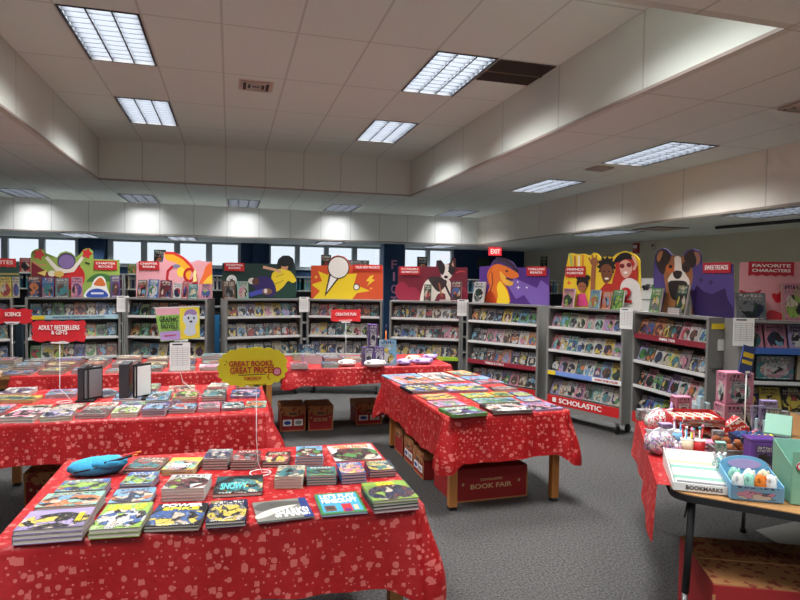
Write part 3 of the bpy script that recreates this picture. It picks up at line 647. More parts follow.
header('D', 'dark green header board with a football player in a yellow shirt leaning back', [(222, 301), (222.5, 263), (277, 264), (278.5, 259), (283, 255.5), (289, 255.5), (293, 258.5), (295, 265), (296, 275), (296.5, 301)], (20, 50, 44),
  [((24, 62, 50), ell(283, 290, 14, 9)), ((18, 18, 22), catmull([(278, 262), (282, 256.5), (289, 256), (293, 261), (292, 269), (285, 270), (279, 268)], 4)), ((196, 140, 110), ell(284.6, 267.2, 3.4, 4.4, .3)), ((18, 18, 22), ell(284.5, 263.6, 5.5, 3)), ((226, 200, 40), catmull([(272, 274), (279, 269), (286, 270), (291, 272), (296, 279.5), (293, 283), (288, 281), (283, 287), (276, 291.5), (272, 284)], 4)), ((170, 140, 30), stroke([(276, 277), (284, 274)], .8)), ((170, 140, 30), stroke([(275, 284), (284, 280)], .8)),
   ((210, 160, 130), stroke([(281, 272), (274, 269.5), (263, 267)], 2.6)), ((50, 38, 96), catmull([(251, 280), (258, 277.5), (266, 276), (273, 281), (276, 292), (270, 297), (262, 293), (254, 288)], 4)), ((206, 200, 190), ell(252, 281, 4, 3.2)), ((90, 60, 44), ell(255.5, 281.5, 3.6, 3.6)), ((70, 76, 170), stroke([(249, 295), (257, 292.5), (264, 291)], 4.6)), ((120, 84, 60), ell(267, 291.5, 5, 3.2)), ((214, 210, 200), ell(265.5, 291, 1.8, 2.4)),
   ((206, 206, 202), ell(231.5, 280.5, 5.3, 5.6)), ((36, 36, 40), star(231.5, 280.5, 1.2, 3, 5))], [(224.5, 262.5, 244, 271.5, R_, ['CHAPTER', 'BOOKS'])])
header('E', 'orange header board with a yellow starburst and a white round cut-out', [(311, 302), (311, 265.5), (329, 265.5), (329.5, 260), (333, 256.5), (338, 255.2), (344, 256.5), (348, 260), (350.5, 265.5), (383, 266), (383, 302)], (206, 78, 34),
  [((232, 200, 34), [(318, 271), (328, 275), (336, 266), (344, 274), (357, 273.5), (354, 284), (370, 291), (357, 293), (352, 301), (313, 301), (320, 291), (311.5, 284.5), (322, 281)]), ((30, 28, 34), [(329, 274), (324.5, 297), (340, 277)]), ((236, 234, 230), [(331, 274), (326.5, 292.5), (338, 277)]),
   ((30, 28, 34), ell(338.5, 267.5, 11, 11.4)), ((230, 226, 216), ell(338.5, 267.5, 10, 10.4)), ((30, 28, 34), ell(356.5, 287, 3.3, 3.4)), ((232, 230, 224), ell(356.5, 287, 2.4, 2.5)), ((238, 196, 50), [(370, 276), (374, 275), (372, 279), (375, 280), (367, 286), (369.5, 281.5), (366, 281)]), ((240, 150, 60), star(371, 288.5, .8, 2, 4)), ((240, 190, 80), star(316, 277, .8, 2.2, 4))],
  [(353, 264.5, 382, 271, (200, 44, 34), ['YOUR NEW FAVORITE'])])
header('F', 'maroon header board with a black and white terrier in a harness', [(398, 303), (398, 266.5), (436, 266.5), (436.5, 260.5), (441, 260), (445, 265), (450, 263), (452.5, 256.5), (455.5, 259), (456, 267.5), (467.5, 267.5), (467.5, 305)], (112, 22, 42),
  [((150, 36, 62), ell(402, 291, 7, 9)), ((150, 36, 62), ell(412, 297, 9, 10)), ((150, 36, 62), ell(463, 295, 5, 8)), ((190, 60, 70), stroke([(456, 273), (461, 271), (465, 272)], 1.2)), ((222, 212, 198), catmull([(420, 302), (422, 290), (426, 281), (434, 277.5), (444, 277), (450, 281), (452, 290), (451, 302), (446, 302), (445, 294), (438, 294), (434, 302), (431, 302), (429, 294), (425, 302)], 3)), ((52, 40, 40), catmull([(428, 277.5), (436, 276.5), (444, 278), (447, 283), (441, 291), (437, 291), (432, 285)], 3)), ((150, 90, 60), stroke([(439, 283), (442, 297)], 1.6)), ((44, 34, 36), stroke([(445, 284), (448, 291), (451, 297)], 2)),
   ((226, 218, 206), ell(446.5, 272, 6, 8)), ((34, 28, 30), catmull([(436.5, 261.5), (441, 261), (445, 266), (444.5, 272), (442, 275), (439, 270)], 3)), ((34, 28, 30), catmull([(449, 266), (452.5, 257.5), (455, 261), (455, 270), (452, 275), (449, 272)], 3)), ((190, 140, 120), [(451.5, 265), (453, 260.5), (454, 267)]), ((24, 20, 22), ell(443, 271, 1, 1)), ((24, 20, 22), ell(449, 271.2, 1, 1)), ((28, 22, 24), ell(446, 277, 2, 1.5))], [(400, 266.5, 420, 275.5, R_, ['INCREDIBLE', 'ADVENTURES'])])
header('G', 'purple header board with a generic orange and yellow dragon head', [(478.5, 306), (479.5, 266.5), (490, 266), (493, 261), (498, 257.5), (506, 258.5), (513, 262), (517, 267.5), (549, 268), (549.5, 310)], (78, 40, 122),
  [((122, 92, 172), [(506, 283), (512, 277), (537, 288), (541, 280), (549, 286), (549, 306), (531, 306), (524, 295), (516, 299)]), ((48, 34, 52), stroke([(496, 258.5), (506, 260), (513, 266), (518, 272)], 3.4)), ((60, 50, 66), stroke([(493, 263), (501, 261), (509, 266)], 2.4)), ((222, 112, 36), catmull([(486, 305), (487, 294), (490, 285), (487, 277), (490, 268), (497, 264), (505, 266), (513, 270), (518.5, 274), (518, 277.5), (511, 278.5), (504, 276), (503, 282), (508, 290), (509, 305)], 3)),
   ((180, 84, 30), stroke([(488.5, 285), (488, 276), (492, 268)], 1.2)), ((200, 70, 30), catmull([(485.5, 305), (486, 296), (490, 291), (495, 296), (496, 305)], 3)), ((244, 206, 44), catmull([(497, 305), (498, 296), (497, 287), (500, 281), (504, 286), (508, 293), (509, 305)], 3)), ((236, 176, 60), catmull([(500, 271), (505, 276), (510, 281), (513.5, 282), (512, 285.5), (506, 285), (501, 279)], 3)), ((40, 26, 30), ell(507, 271, 1.6, .9)), ((60, 20, 24), stroke([(506, 278.8), (513, 279.5)], 1.2)), ((120, 50, 30), stroke([(492, 272), (493, 283), (490, 293)], 1)),
   ((238, 232, 244), star(518.5, 287.5, .6, 2.4, 4)), ((238, 232, 244), star(527, 287.5, .5, 1.5, 4)), ((238, 232, 244), star(518, 282, .5, 1.4, 4))], [(527, 266.5, 546.5, 276.5, R_, ['THRILLING', 'READS'])])
SK1, SK2, SK3 = (120, 72, 46), (156, 94, 60), (222, 170, 150)
header('H', 'yellow header board with cheering girls, one in red sunglasses and white shirt', [(562, 312), (563.5, 285), (566, 267), (567, 263), (569, 253.5), (573, 253), (577, 254.5), (584, 253.5), (590, 256), (594, 252.5), (598, 254), (601, 258), (606, 256.5), (613, 257), (617, 253.5), (624, 251), (631, 252.5), (637, 256), (640, 260), (641.5, 316)], (232, 196, 40),
  [((150, 190, 110), stroke([(570, 254), (572, 266)], 2)), ((190, 120, 60), stroke([(575, 256), (575, 268)], 2)), ((230, 220, 200), stroke([(579, 255.5), (579, 267)], 2)), ((210, 140, 50), stroke([(583, 255), (583, 267)], 2)), ((214, 92, 50), star(569, 283, 1.4, 2.4, 4)), (SK2, stroke([(592, 306), (593, 286), (594, 266)], 4.6)), (SK2, ell(594.5, 262, 4, 4.4)), (SK2, stroke([(591, 262), (589, 257.5)], 1.4)), (SK2, stroke([(593, 260), (592.5, 255)], 1.4)), (SK2, stroke([(596, 260), (597, 255)], 1.4)), (SK2, stroke([(598, 263), (601, 260)], 1.4)),
   ((24, 20, 22), star(607, 266, 7.5, 10.5, 11, .2)), (SK1, catmull([(601, 268), (606, 264), (611, 266), (613, 273), (610, 281), (605, 283), (602, 277)], 4)), ((230, 225, 215), ell(607, 278.6, 2.2, 1)), ((30, 20, 20), ell(604.6, 271.5, 1, .7)), ((30, 20, 20), ell(609.4, 271.5, 1, .7)), ((178, 44, 36), [(600, 308), (600, 290), (606, 283), (613, 284), (618, 290), (618, 310)]), ((184, 46, 34), catmull([(616, 262), (622, 258), (633, 259), (638, 266), (638, 280), (636, 292), (626, 296), (616, 292), (611, 294), (613, 280), (616, 270)], 3)),
   (SK3, catmull([(620, 264), (626, 260), (632, 264), (632, 272), (627, 278), (622, 275)], 4)), ((22, 22, 24), catmull([(614, 262), (619, 255), (626, 252.5), (632, 255), (633, 259.5), (626, 259), (620, 262)], 3)), ((120, 20, 30), ell(622.5, 266, 2.6, 2.3)), ((120, 20, 30), ell(629.5, 265, 2.6, 2.3)), ((240, 236, 228), ell(626, 272.6, 2.2, 1.3)), (SK3, stroke([(634, 270), (637, 264), (633, 256)], 2.6)), ((226, 222, 214), catmull([(619, 315), (620, 296), (622, 283), (629, 278), (637, 281), (641, 289), (641, 315)], 3)),
   ((24, 20, 22), ell(583, 283, 6, 6.4)), ((24, 20, 22), ell(579, 277.5, 2.6, 2.2)), ((24, 20, 22), ell(588, 277.5, 2.8, 2.6)), (SK2, ell(582.6, 287, 4.4, 4.8)), ((30, 20, 20), ell(581, 286.4, .7, .6)), ((30, 20, 20), ell(584.6, 286.4, .7, .6)), ((216, 74, 130), [(577, 306), (579, 294), (586, 293), (589, 306)])], [(566.5, 266.5, 586, 277.5, R_, ['FRIENDS', 'FOREVER'])])
W = WG['H']; ho = [o for o in bpy.data.objects if o.get('label', '').startswith('yellow header')][0]
a = W.px(626.5, 295, .16); lettering('2', lettersR, ho, (a[0]+.02, -.03, a[1]-CASE_H), .13, .17, name='shirt_number')
header('I', 'purple header board with a big brown and white dog face, ears above the edge', [(652.5, 317), (654, 263), (655, 256), (658, 250), (663, 248), (668, 250), (672, 255.5), (683, 255.8), (687, 250), (693, 248.5), (699, 251), (701.5, 256), (701.5, 263.5), (733, 264), (734, 321)], (76, 62, 124),
  [((44, 26, 80), [(693, 319), (693, 292), (697, 285), (703, 291), (712, 294), (721, 290), (725, 288), (728, 300), (733.5, 308), (733.5, 319)]), ((50, 38, 88), star(711, 282.5, 1.4, 3.4, 5)), ((50, 38, 88), star(701, 280, 1.6, 3.2, 4)), ((150, 96, 56), catmull([(664, 318), (664, 302), (666, 290), (664, 276), (665, 264), (671, 256.5), (684, 256.5), (691, 263), (693, 276), (691, 290), (692, 304), (692, 318)], 3)), ((46, 34, 30), catmull([(656, 263), (657, 254), (662, 249.5), (668, 252), (671, 258), (667, 266), (664, 274), (660, 272)], 3)), ((170, 110, 66), catmull([(657, 258), (659, 252.5), (663, 251), (662, 256), (659, 262)], 3)),
   ((46, 34, 30), catmull([(684, 258), (689, 251), (694, 250.5), (697, 255), (696, 264), (692, 268), (688, 264)], 3)), ((160, 108, 84), catmull([(694, 252), (699.5, 253), (700.5, 260), (697, 266), (696.5, 258)], 3)), ((222, 212, 198), catmull([(675, 257), (681, 257), (682, 266), (686, 274), (690, 281), (688, 288), (680, 286), (672, 286), (668, 280), (672, 273), (675, 266)], 3)), ((56, 42, 40), ell(686.5, 267, 4.5, 5.6)), ((190, 100, 40), ell(670.5, 268.5, 4.4, 4.8)), ((34, 24, 24), ell(671, 266.5, 2.1, 1.8)), ((26, 22, 26), ell(685.6, 268, 2, 1.8)),
   ((40, 28, 30), catmull([(673.5, 272), (678, 270.5), (682.5, 272), (681.5, 277), (678, 279), (674.5, 277)], 3)), ((36, 30, 30), catmull([(669, 282), (678, 280.5), (687, 282), (688, 290), (684, 298), (674, 300), (670, 292)], 3)), ((214, 204, 190), [(684, 318), (685, 300), (689, 288), (692, 300), (692, 318)])], [(704, 263, 731.5, 273.5, (184, 34, 50), ['SWEETREADS'])])
header('J', 'pink header board with red hearts, red ribbon and a red favourite characters tag', [(738.5, 322), (740, 262.5), (868, 261), (868, 330)], (214, 148, 152),
  [((176, 34, 50), catmull([(740, 290), (747, 292), (754, 292), (761, 289.5), (759, 293.5), (750, 296), (741, 294.5)], 3)), ((196, 30, 44), catmull([(777, 303), (772, 297), (773, 293), (777, 294), (781, 291), (784, 294), (783, 299)], 4)), ((206, 60, 70), catmull([(765, 320), (768, 311), (776, 311), (785, 316), (786, 321)], 3)), ((196, 30, 44), catmull([(812, 303), (805, 295), (807, 289), (812, 291), (817, 288), (820, 293), (819, 297)], 4))], [(748.5, 261.5, 793.5, 276.5, (178, 22, 40), ['FAVORITE', 'CHARACTERS'])])

# things standing on the case tops in front of the boards
def stand(wn, x0, x1, y0, c, name='display_book', lab='', t=.025, off=.04, mesh=None, yb=None):
    W = WG[wn]; xm = (x0+x1)/2; s0 = W.px(x0, 296, off)[0]; s1 = W.px(x1, 296, off)[0]; zt = W.px(xm, y0, off+.03)[1]
    w_ = abs(s1-s0); h = max(.1, zt-CASE_H)
    b = link(name, shelf_book_mesh(w_*.96, h*1.02, t)); b.location = W.world((s0+s1)/2, off, CASE_H); b.rotation_euler = (-.17, 0, W.rz)
    a, b2 = cols(c); paint(b, c, a, b2, SEED[0]+.5); tag(b, lab, 'book', None); return b
for a in (('A', -1, 12, 277, 'yellow', 'yellow and olive display book on top of the leftmost case'), ('A', 12.6, 20, 277, 'cream', 'gold patterned book at the right end on top of the leftmost case'),
  ('B', 27, 40.5, 276.5, 'navy', 'navy book standing first from left before the lime green board'), ('B', 41.5, 54, 277.5, 'blue', 'blue book standing second from left before the lime green board'), ('B', 55, 69, 278, 'grey', 'grey and pink book standing third from left before the lime green board'), ('B', 71, 83, 277, 'pink', 'pink and maroon book standing in the middle before the lime green board'), ('B', 110.5, 120.5, 275.5, 'purple', 'purple book standing at the right end before the lime green board'),
  ('C', 136.5, 146, 280, 'brown', 'brown and green book at the left end before the pink swirl board'), ('C', 147, 158, 279.5, 'blue', 'blue book second from left before the pink swirl board'), ('C', 159, 171, 280.5, 'maroon', 'dark maroon book third from left before the pink swirl board'), ('C', 172.5, 181, 283, 'white', 'white and blue book before the pink swirl board'), ('C', 182, 187, 281, 'red', 'narrow red book before the pink swirl board'), ('C', 188, 197, 284, 'teal', 'teal book before the pink swirl board'), ('C', 200.5, 211, 284, 'pink', 'pink book at the right end before the pink swirl board'),
  ('D', 223, 236, 281, 'brown', 'brown photo-covered book under the ball on the football board'), ('D', 237.5, 249, 281.5, 'mint', 'pale mint comic before the football board'),
  ('F', 423.5, 431, 284.5, 'darkgreen', 'small dark green book before the maroon terrier board'), ('F', 450, 461.5, 281, 'maroon', 'dark red book at the right end before the terrier board'), ('G', 472, 483.5, 282, 'white', 'white and red book left of the dragon board'),
  ('H', 561.5, 573, 288.5, 'pink', 'pink book at the left end before the yellow girls board'), ('H', 588.5, 599, 290, 'skyblue', 'pale blue book leaning before the yellow girls board'), ('H', 601.5, 610, 291.5, 'orange', 'orange book before the yellow girls board'), ('H', 611.5, 622.5, 290, 'green', 'green book before the white shirt on the yellow board'),
  ('I', 648.5, 659, 288, 'green', 'green and pink book left of the dog on the purple board'), ('I', 674, 684.5, 285, 'darkgreen', 'dark green book held up below the dog nose on the purple board'), ('J', 737, 768, 293, 'grey', 'silver grey patterned gift set at the left end before the pink board'), ('J', 784, 808, 283.5, 'pink', 'bright pink boxed set before the pink board')):
    stand(a[0], a[1], a[2], a[3], a[4], lab=a[5])
# the oval easel sign
W = WG['B']
def conv(x, y): a = W.px(x, y, .03); return a[0], max(0, a[1]-CASE_H)
board('easel_sign', 'white edged blue oval sign with an orange blob, before the lime green board', 'sign', conv, W.world(0, .03, CASE_H), W.rz, catmull([(85, 298), (87, 290), (91, 287), (93, 282), (96, 278), (101, 276), (105, 279), (106, 284), (107, 288), (109, 298)], 3), (232, 230, 224),
  [((214, 110, 50), catmull([(94, 285), (97, 279.5), (101, 277.5), (104, 281), (105, 286)], 3)), ((44, 80, 170), catmull([(87, 297), (89, 291), (97, 288.5), (105, 291), (107.5, 297)], 3)), ((225, 225, 235), [(91, 292.4), (103.5, 292.4), (103.5, 294.2), (91, 294.2)])])
# little stacks lying on top
def flat_stack(loc, rz, w, d, t, colours, lab, group, cat='book', name='stacked_book'):
    z = loc[2]
    for i, c in enumerate(colours):
        key = (round(w, 3), round(d, 3), t)
        if key not in LY: LY[key] = lying_meshes(w, d, t)
        r = random.Random(SEED[0]*3+i); me, pg = LY[key]
        b = link(name, me); b.location = (loc[0]+r.uniform(-.002, .002), loc[1]+r.uniform(-.002, .002), z); b.rotation_euler.z = rz+(r.uniform(-.02, .02) if i < len(colours)-1 else 0)
        b['fine_print'] = 1.0; p = link('pages', pg, b); a, b2 = cols(c); paint(b, c, a, b2, SEED[0]+.7)
        pos = 'single ' if len(colours) == 1 else ('topmost of ' if i == len(colours)-1 else ('bottom of ' if i == 0 else ORD[i]+' up in '))
        tag(b, (pos + lab) if len(colours) > 1 else lab, cat, group); z += t+.0006
    return b
LY = {}
W = WG['I']; flat_stack(W.world(.62, .07, CASE_H), W.rz, .17, .11, .02, ['lavender', 'skyblue', 'skyblue'], 'the pale blue books stacked below the dog on the purple board', 'pale stack on the dog case')
W = WG['F']; flat_stack(W.world(.80, .045, CASE_H), W.rz, .16, .07, .012, ['white', 'white'], 'the white books lying at the right end before the terrier board', 'white stack on the terrier case')
# price lists hanging at the case hinges
LN = mat((150, 150, 150), .6, 0, 'grey_print')
def sheet(loc, rz, w, h, label, hdr=True):
    o = thing('price_list', label, 'notice', loc, rz)
    b = MB(); b.box((0, 0, 0), (w, .003, h), WHITEP); b.build('paper', o)
    b = MB()
    for i in range(9): b.box((0, -.0022, h*.30-i*h*.075), (w*.8, .001, h*.010), LN)
    for i in range(4): b.box((-w*.4+i*w*.267, -.0024, -.0), (w*.01, .001, h*.66), LN)
    b.build('printed_table', o)
    if hdr: b = MB(); b.box((-w*.12, -.0022, h*.43), (w*.5, .001, h*.05), lettersD); b.build('printed_heading', o)
    b = MB(); b.box((0, .006, h/2-.01), (w*.5, .012, .02), CHROME); b.build('clip', o)
for x, y0, y1, wn, e, lb in ((123, 296, 312, 'B', 1, 'between the lime green and pink swirl boards'), (304.5, 297, 312, 'D', 1, 'between the football and starburst boards'), (463, 299.5, 316, 'F', 1, 'between the terrier and dragon boards'), (626.5, 308, 329, 'H', 1, 'between the yellow girls and purple dog boards')):
    W = WG[wn]; a = W.px(x, y0, -.015); c = W.px(x, y1, -.015); sheet(W.world(a[0], -.015, (a[1]+c[1])/2), W.rz, .155, a[1]-c[1], 'white price list clipped on the case hinge ' + lb)
W = WG['J']; a = W.px(744, 318, -.02); c = W.px(744, 346, -.02); sheet(W.world(a[0]-.0, -.02, (a[1]+c[1])/2), W.rz, .17, a[1]-c[1], 'white price list on the left post of the case under the pink board')

# ------------------------------------------------------------------ library shelving behind the cases
SHW = mat((214, 214, 210), .5, 0, 'shelf_white', .03); SHD = mat((50, 56, 66), .7, 0, 'shelf_dark', .05)
SPM = [mat(c, .55, 0, 'spine_'+c, .05) for c in ('white', 'teal', 'navy', 'cream', 'mint', 'grey', 'skyblue', 'maroon')]
spn = []
for m in SPM:
    b = MB(); b.box((0, 0, .12), (.032, .15, .24), m); b.box((0, -.0755, .19), (.022, .001, .05), WHITEP); spn.append(b.mesh('spine'))
gapw = {'between the leftmost board and the lime green board': (20, 30), 'between the lime green and pink swirl boards': (120, 136), 'between the pink swirl and football boards': (212.5, 222), 'between the football and starburst boards': (297, 310.5), 'between the terrier and dragon boards': (468, 479), 'between the dragon and yellow boards': (550, 562)}
SY0 = 12.2
for j in range(13):
    x0 = -4.75+j*.95
    if j == 8: continue
    o = thing('library_shelf', 'library shelving unit behind the display cases, %s from the left' % ORD[j], 'shelf', (x0, SY0, 0), 0, 'library shelving behind the display cases')
    for x in (.012, .93): b = MB(); b.box((x, .15, .85), (.024, .3, 1.7), SHW); b.build('side_panel', o)
    b = MB(); b.box((.47, .29, .84), (.9, .02, 1.66), SHD); b.build('back_panel', o)
    for z in (.12, .45, .78, 1.10, 1.42, 1.70): b = MB(); b.box((.47, .15, z), (.944 if z > 1.6 else .89, .3, .024), SHW); b.build('shelf_board', o)
for lb, (xa, xb) in gapw.items():
    A = atY(xa-1, 280, SY0+.1).x; B = atY(xb+1, 280, SY0+.1).x; x = A
    r = random.Random(int(xa)); first = True
    while x < min(B, 7.5):
        u_ = (x+4.75) % .95
        if not 2.85 < x < 3.8 and .04 < u_ < .90 and r.random() > .12:
            for z in ((1.433,) if True else ()):
                k = r.randrange(len(spn)); o = link('library_book', spn[k], None, (x, SY0+.1, z), 0)
                tag(o, 'library book, spine out, in the gap ' + lb, 'book', 'library books ' + lb)
        x += .036
# framed displays and book fronts on top of the library shelving
for x0, x1, y0, y1, c, lb in ((154, 166, 250, 264, 'black', 'dark picture book propped up behind the pink swirl board'), (321, 331, 255, 268, 'darkgreen', 'dark green book propped up behind the starburst board'), (348, 369, 260.5, 268, 'grey', 'wide dark photo book propped up behind the starburst board'), (417, 427, 257, 268, 'black', 'black book propped up behind the terrier board'), (540, 547, 256.5, 268, 'darkgreen', 'dark green book propped up behind the dragon board'),
    (128, 136, 264, 273, 'green', 'bright green book propped up in the gap right of the lime green board'), (20, 31, 258, 273, 'red', 'rainbow diamond poster card propped up left of the lime green board')):
    P = atY(x0, y1, SY0+.16); Q = atY(x1, y0, SY0+.16); h = Q.z-1.713
    b = link('propped_book', shelf_book_mesh(Q.x-P.x, h, .02)); b.location = ((P.x+Q.x)/2, SY0+.14, 1.713); a, b2 = cols(c); paint(b, c, a, b2, SEED[0]+.2); tag(b, lb, 'book')
# blue end posts glimpsed in the gaps between cases
BL = mat((40, 112, 160), .5, 0, 'blue_post_paint', .05)
for px_, z0, z1, lb in ((216.5, 0, 1.12, 'bright blue end post of the shelving in the gap right of the pink swirl case'), (19.5, 0, 1.15, 'grey blue end post of the shelving in the gap beside the leftmost case')):
    q = atY(px_, 340, 9.3); o = thing('shelf_end_post', lb, 'post', (q.x, 9.3, 0))
    b = MB(); b.box((0, 0, z1/2), (.085, .06, z1), BL if px_ > 100 else mat((96, 120, 140), .5, 0, 'grey_blue_paint'), bev=.004); b.build('post', o)
    b = MB(); b.box((0, 0, z1+.02), (.05, .05, .04), RUBBER); b.build('post_cap', o)
q = atY(649, 300, 6.9); o = thing('notice_board', 'white free-standing board with black drawings between the yellow and purple dog boards', 'notice board', (5.6, 7.35, 0), -.5)
b = MB(); b.box((0, 0, 1.25), (.9, .03, 1.0), WHITEP); b.build('panel', o)
b = MB()
for z in (.95, 1.2, 1.45, 1.62): b.box((0, -.018, z), (.9, .006, .014), mat('grey'))
for x in (-.22, .0, .22): b.box((x, -.018, 1.3), (.012, .006, .9), mat('grey'))
b.build('panel_grid', o)
r = random.Random(3); b = MB()
for i in range(24): x, z = r.uniform(-.4, .4), r.uniform(.85, 1.7); b.box((x, -.022, z), (r.uniform(.03, .09), .004, r.uniform(.02, .07)), mat(r.choice(['black', 'grey', 'black', 'green']), .6))
b.build('drawings', o)
for x in (-.42, .42): b = MB(); b.box((x, 0, .375), (.04, .04, .75), CHROME); b.box((x, 0, .015), (.05, .4, .03), CHROME); b.build('leg', o)
q = atX(738, 275, 6.2); o = thing('caution_sign', 'yellow and black striped strip sign on grey cabinet behind the pink board', 'cabinet', (6.3, 5.55, 0), -.35)
b = MB(); b.box((0, 0, .85), (.7, .4, 1.7), METALD, bev=.005); b.build('cabinet_body', o)
b = MB(); b.box((0, -.203, 1.66), (.68, .006, .08), mat('yellow'))
b.build('yellow_strip', o)
b = MB()
for i in range(7): b.box((-.28+i*.095, -.208, 1.66), (.03, .004, .06), mat('black'))
b.build('black_marks', o)

# ------------------------------------------------------------------ tables
def wood_table(label, x0, x1, y0, y1, h, inset=.05, leg=.06, top=True):
    o = thing('wooden_table', label, 'table', ((x0+x1)/2, (y0+y1)/2, 0)); w, d = x1-x0, y1-y0
    b = MB(); b.box((0, 0, h-.014), (w, d, .028), WOODTOP, bev=.004); b.build('tabletop', o)
    b = MB()
    for s_ in (-1, 1): b.box((0, s_*(d/2-inset-.01), h-.075), (w-2*inset-leg, .022, .09), WOOD); b.box((s_*(w/2-inset-.01), 0, h-.075), (.022, d-2*inset-leg, .09), WOOD)
    b.build('apron', o)
    for sx in (-1, 1):
        for sy in (-1, 1):
            b = MB(); b.box((sx*(w/2-inset), sy*(d/2-inset), (h-.03)/2+.012), (leg, leg, h-.03-.024), WOOD, bev=.006); l = b.build('leg', o)
            b = MB(); b.box((sx*(w/2-inset), sy*(d/2-inset), .006), (leg*.9, leg*.9, .012), RUBBER); b.build('leg_glide', l)
    return o
def drape(label, x0, x1, y0, y1, h, drop, seed=0, open_sides=(), corner=.30, flare=.10, amp=.010, group=None, thick=.0025, cmask=(1, 1, 1, 1), cw=.17):
    """cloth lying over the table with hanging skirts and pointed corner folds"""
    r = random.Random(seed); z = h+.003; cr = .03; per = []   # (x, y, nx, ny, s, cornerness)
    s = 0
    corners = [(x0, y0, PI, 1.5*PI), (x1, y0, 1.5*PI, 2*PI), (x1, y1, 0, PI/2), (x0, y1, PI/2, PI)]
    e = .006; x0 -= e; x1 += e; y0 -= e; y1 += e
    seg = []
    C = [(x0, y0), (x1, y0), (x1, y1), (x0, y1)]
    for i in range(4):
        ax, ay = C[i]; bx, by = C[(i+1) % 4]; L = math.hypot(bx-ax, by-ay); n = int(L/.03); dx, dy = (bx-ax)/L, (by-ay)/L; nx, ny = dy, -dx
        a0 = math.atan2(ny, nx)
        # corner fan before the side
        pa = a0-PI/2
        for k in range(9):
            t = pa+(PI/2)*k/9; qx = ax-(math.cos(a0-PI/2)+math.cos(a0))*cr*0+0; 
            cx_ = ax+dx*cr-nx*cr; cy_ = ay+dy*cr-ny*cr
            per.append((cx_+math.cos(t)*cr, cy_+math.sin(t)*cr, math.cos(t), math.sin(t), s, i)); s += cr*PI/2/9+.006
        for k in range(n+1):
            f = k/n; q = cr+(L-2*cr)*f; per.append((ax+dx*q, ay+dy*q, nx, ny, s, i)); s += (L-2*cr)/n
    b = MB(); uvl = b.uvl; bm = b.bm; k = b.mi(CLOTH); N = len(per); ROW = 12
    ph = [r.uniform(0, 6.28) for _ in range(6)]
    vr = []; uvs = []
    for j in range(ROW+1):
        row = []; uv = []
        t = j/ROW
        for (x, y, nx, ny, ss, ci) in per:
            dmin = min(math.hypot(x-cx, y-cy) for cx, cy in C); idx = min(range(4), key=lambda q: math.hypot(x-C[q][0], y-C[q][1]))
            c = max(0., 1-dmin/cw)**1.3*cmask[idx]
            dd = drop*(1+corner*c) + .012*math.sin(ss*5+ph[0])
            wv = amp*(math.sin(ss*14+ph[1])+.6*math.sin(ss*31+ph[2]))*t
            out_ = .004+.030*t+wv+flare*c*t*(.7+.5*math.sin(PI*t*.9))
            # keep clear of the top edge
            zz = z-dd*t + (.004 if j == 0 else 0)
            row.append(bm.verts.new((x+nx*out_, y+ny*out_, zz-(0 if j == 0 else 0)))); uv.append((ss, -dd*t))
        vr.append(row); uvs.append(uv)
    for j in range(ROW):
        for i in range(N):
            i2 = (i+1) % N
            f = bm.faces.new((vr[j][i], vr[j+1][i], vr[j+1][i2], vr[j][i2])); f.material_index = k; f.smooth = True
            for l, (a, c_) in zip(f.loops, ((j, i), (j+1, i), (j+1, i2), (j, i2))):
                u0, v0 = uvs[a][c_]
                if i2 == 0 and c_ == 0: u0 = s
                l[uvl].uv = (u0, v0)
    f = bm.faces.new(vr[0]); f.material_index = k
    for l in f.loops: l[uvl].uv = (l.vert.co.x+20, l.vert.co.y)
    bmesh.ops.recalc_face_normals(bm, faces=bm.faces)
    o = b.build('tablecloth'); tag(o, label, 'tablecloth', group)
    return o
TH = .735
# front table
FT = (-.78, .775, 2.36, 3.36)
wood_table('wooden table nearest the camera, mostly hidden by a red tablecloth', FT[0], FT[1], FT[2], FT[3], TH, .09)
drape('red printed tablecloth on the nearest table with stacks of comics', *FT, TH, .29, 1, corner=.30, flare=.10)
# middle table
HM = .70
MT = (1.50, 2.48, 4.04, 5.88)
wood_table('wooden table in the middle of the floor with four square honey legs', *MT, HM, .075)
drape('red printed tablecloth on the middle table of flat picture books', *MT, HM, .325, 2, corner=.34, flare=.11, cmask=(.75, .85, 1, 1), cw=.12)
# second table, left
ST = (-1.70, .26, 4.28, 5.48)
wood_table('wooden table behind the nearest one on the left', *ST, TH, .08)
drape('red printed tablecloth on the left table behind the nearest one', *ST, TH, .27, 3, corner=.35, flare=.13)
# rear left tables with cloth in between
HB = .74
wood_table('long wooden table at the rear left with both ends showing bare wood', -3.2, .30, 6.25, 7.25, HB, .06, .055)
drape('red printed cloth runner on the rear left table', -1.92, -.02, 6.235, 7.27, HB, .17, 5, corner=.05, flare=.02)
RT = (.57, 2.35, 6.25, 7.25)
wood_table('wooden table at the rear centre under a red cloth', .33, 2.35, 6.25, 7.25, HB, .06, .055)
drape('red printed tablecloth on the rear centre table of plush gifts', *RT, HB, .17, 6, corner=.3, flare=.05)
o = thing('red_bin', 'small red bin under the bare wood end of the rear left table', 'bin', (atz(10, 400, 0).x+.35, 7.6, 0))

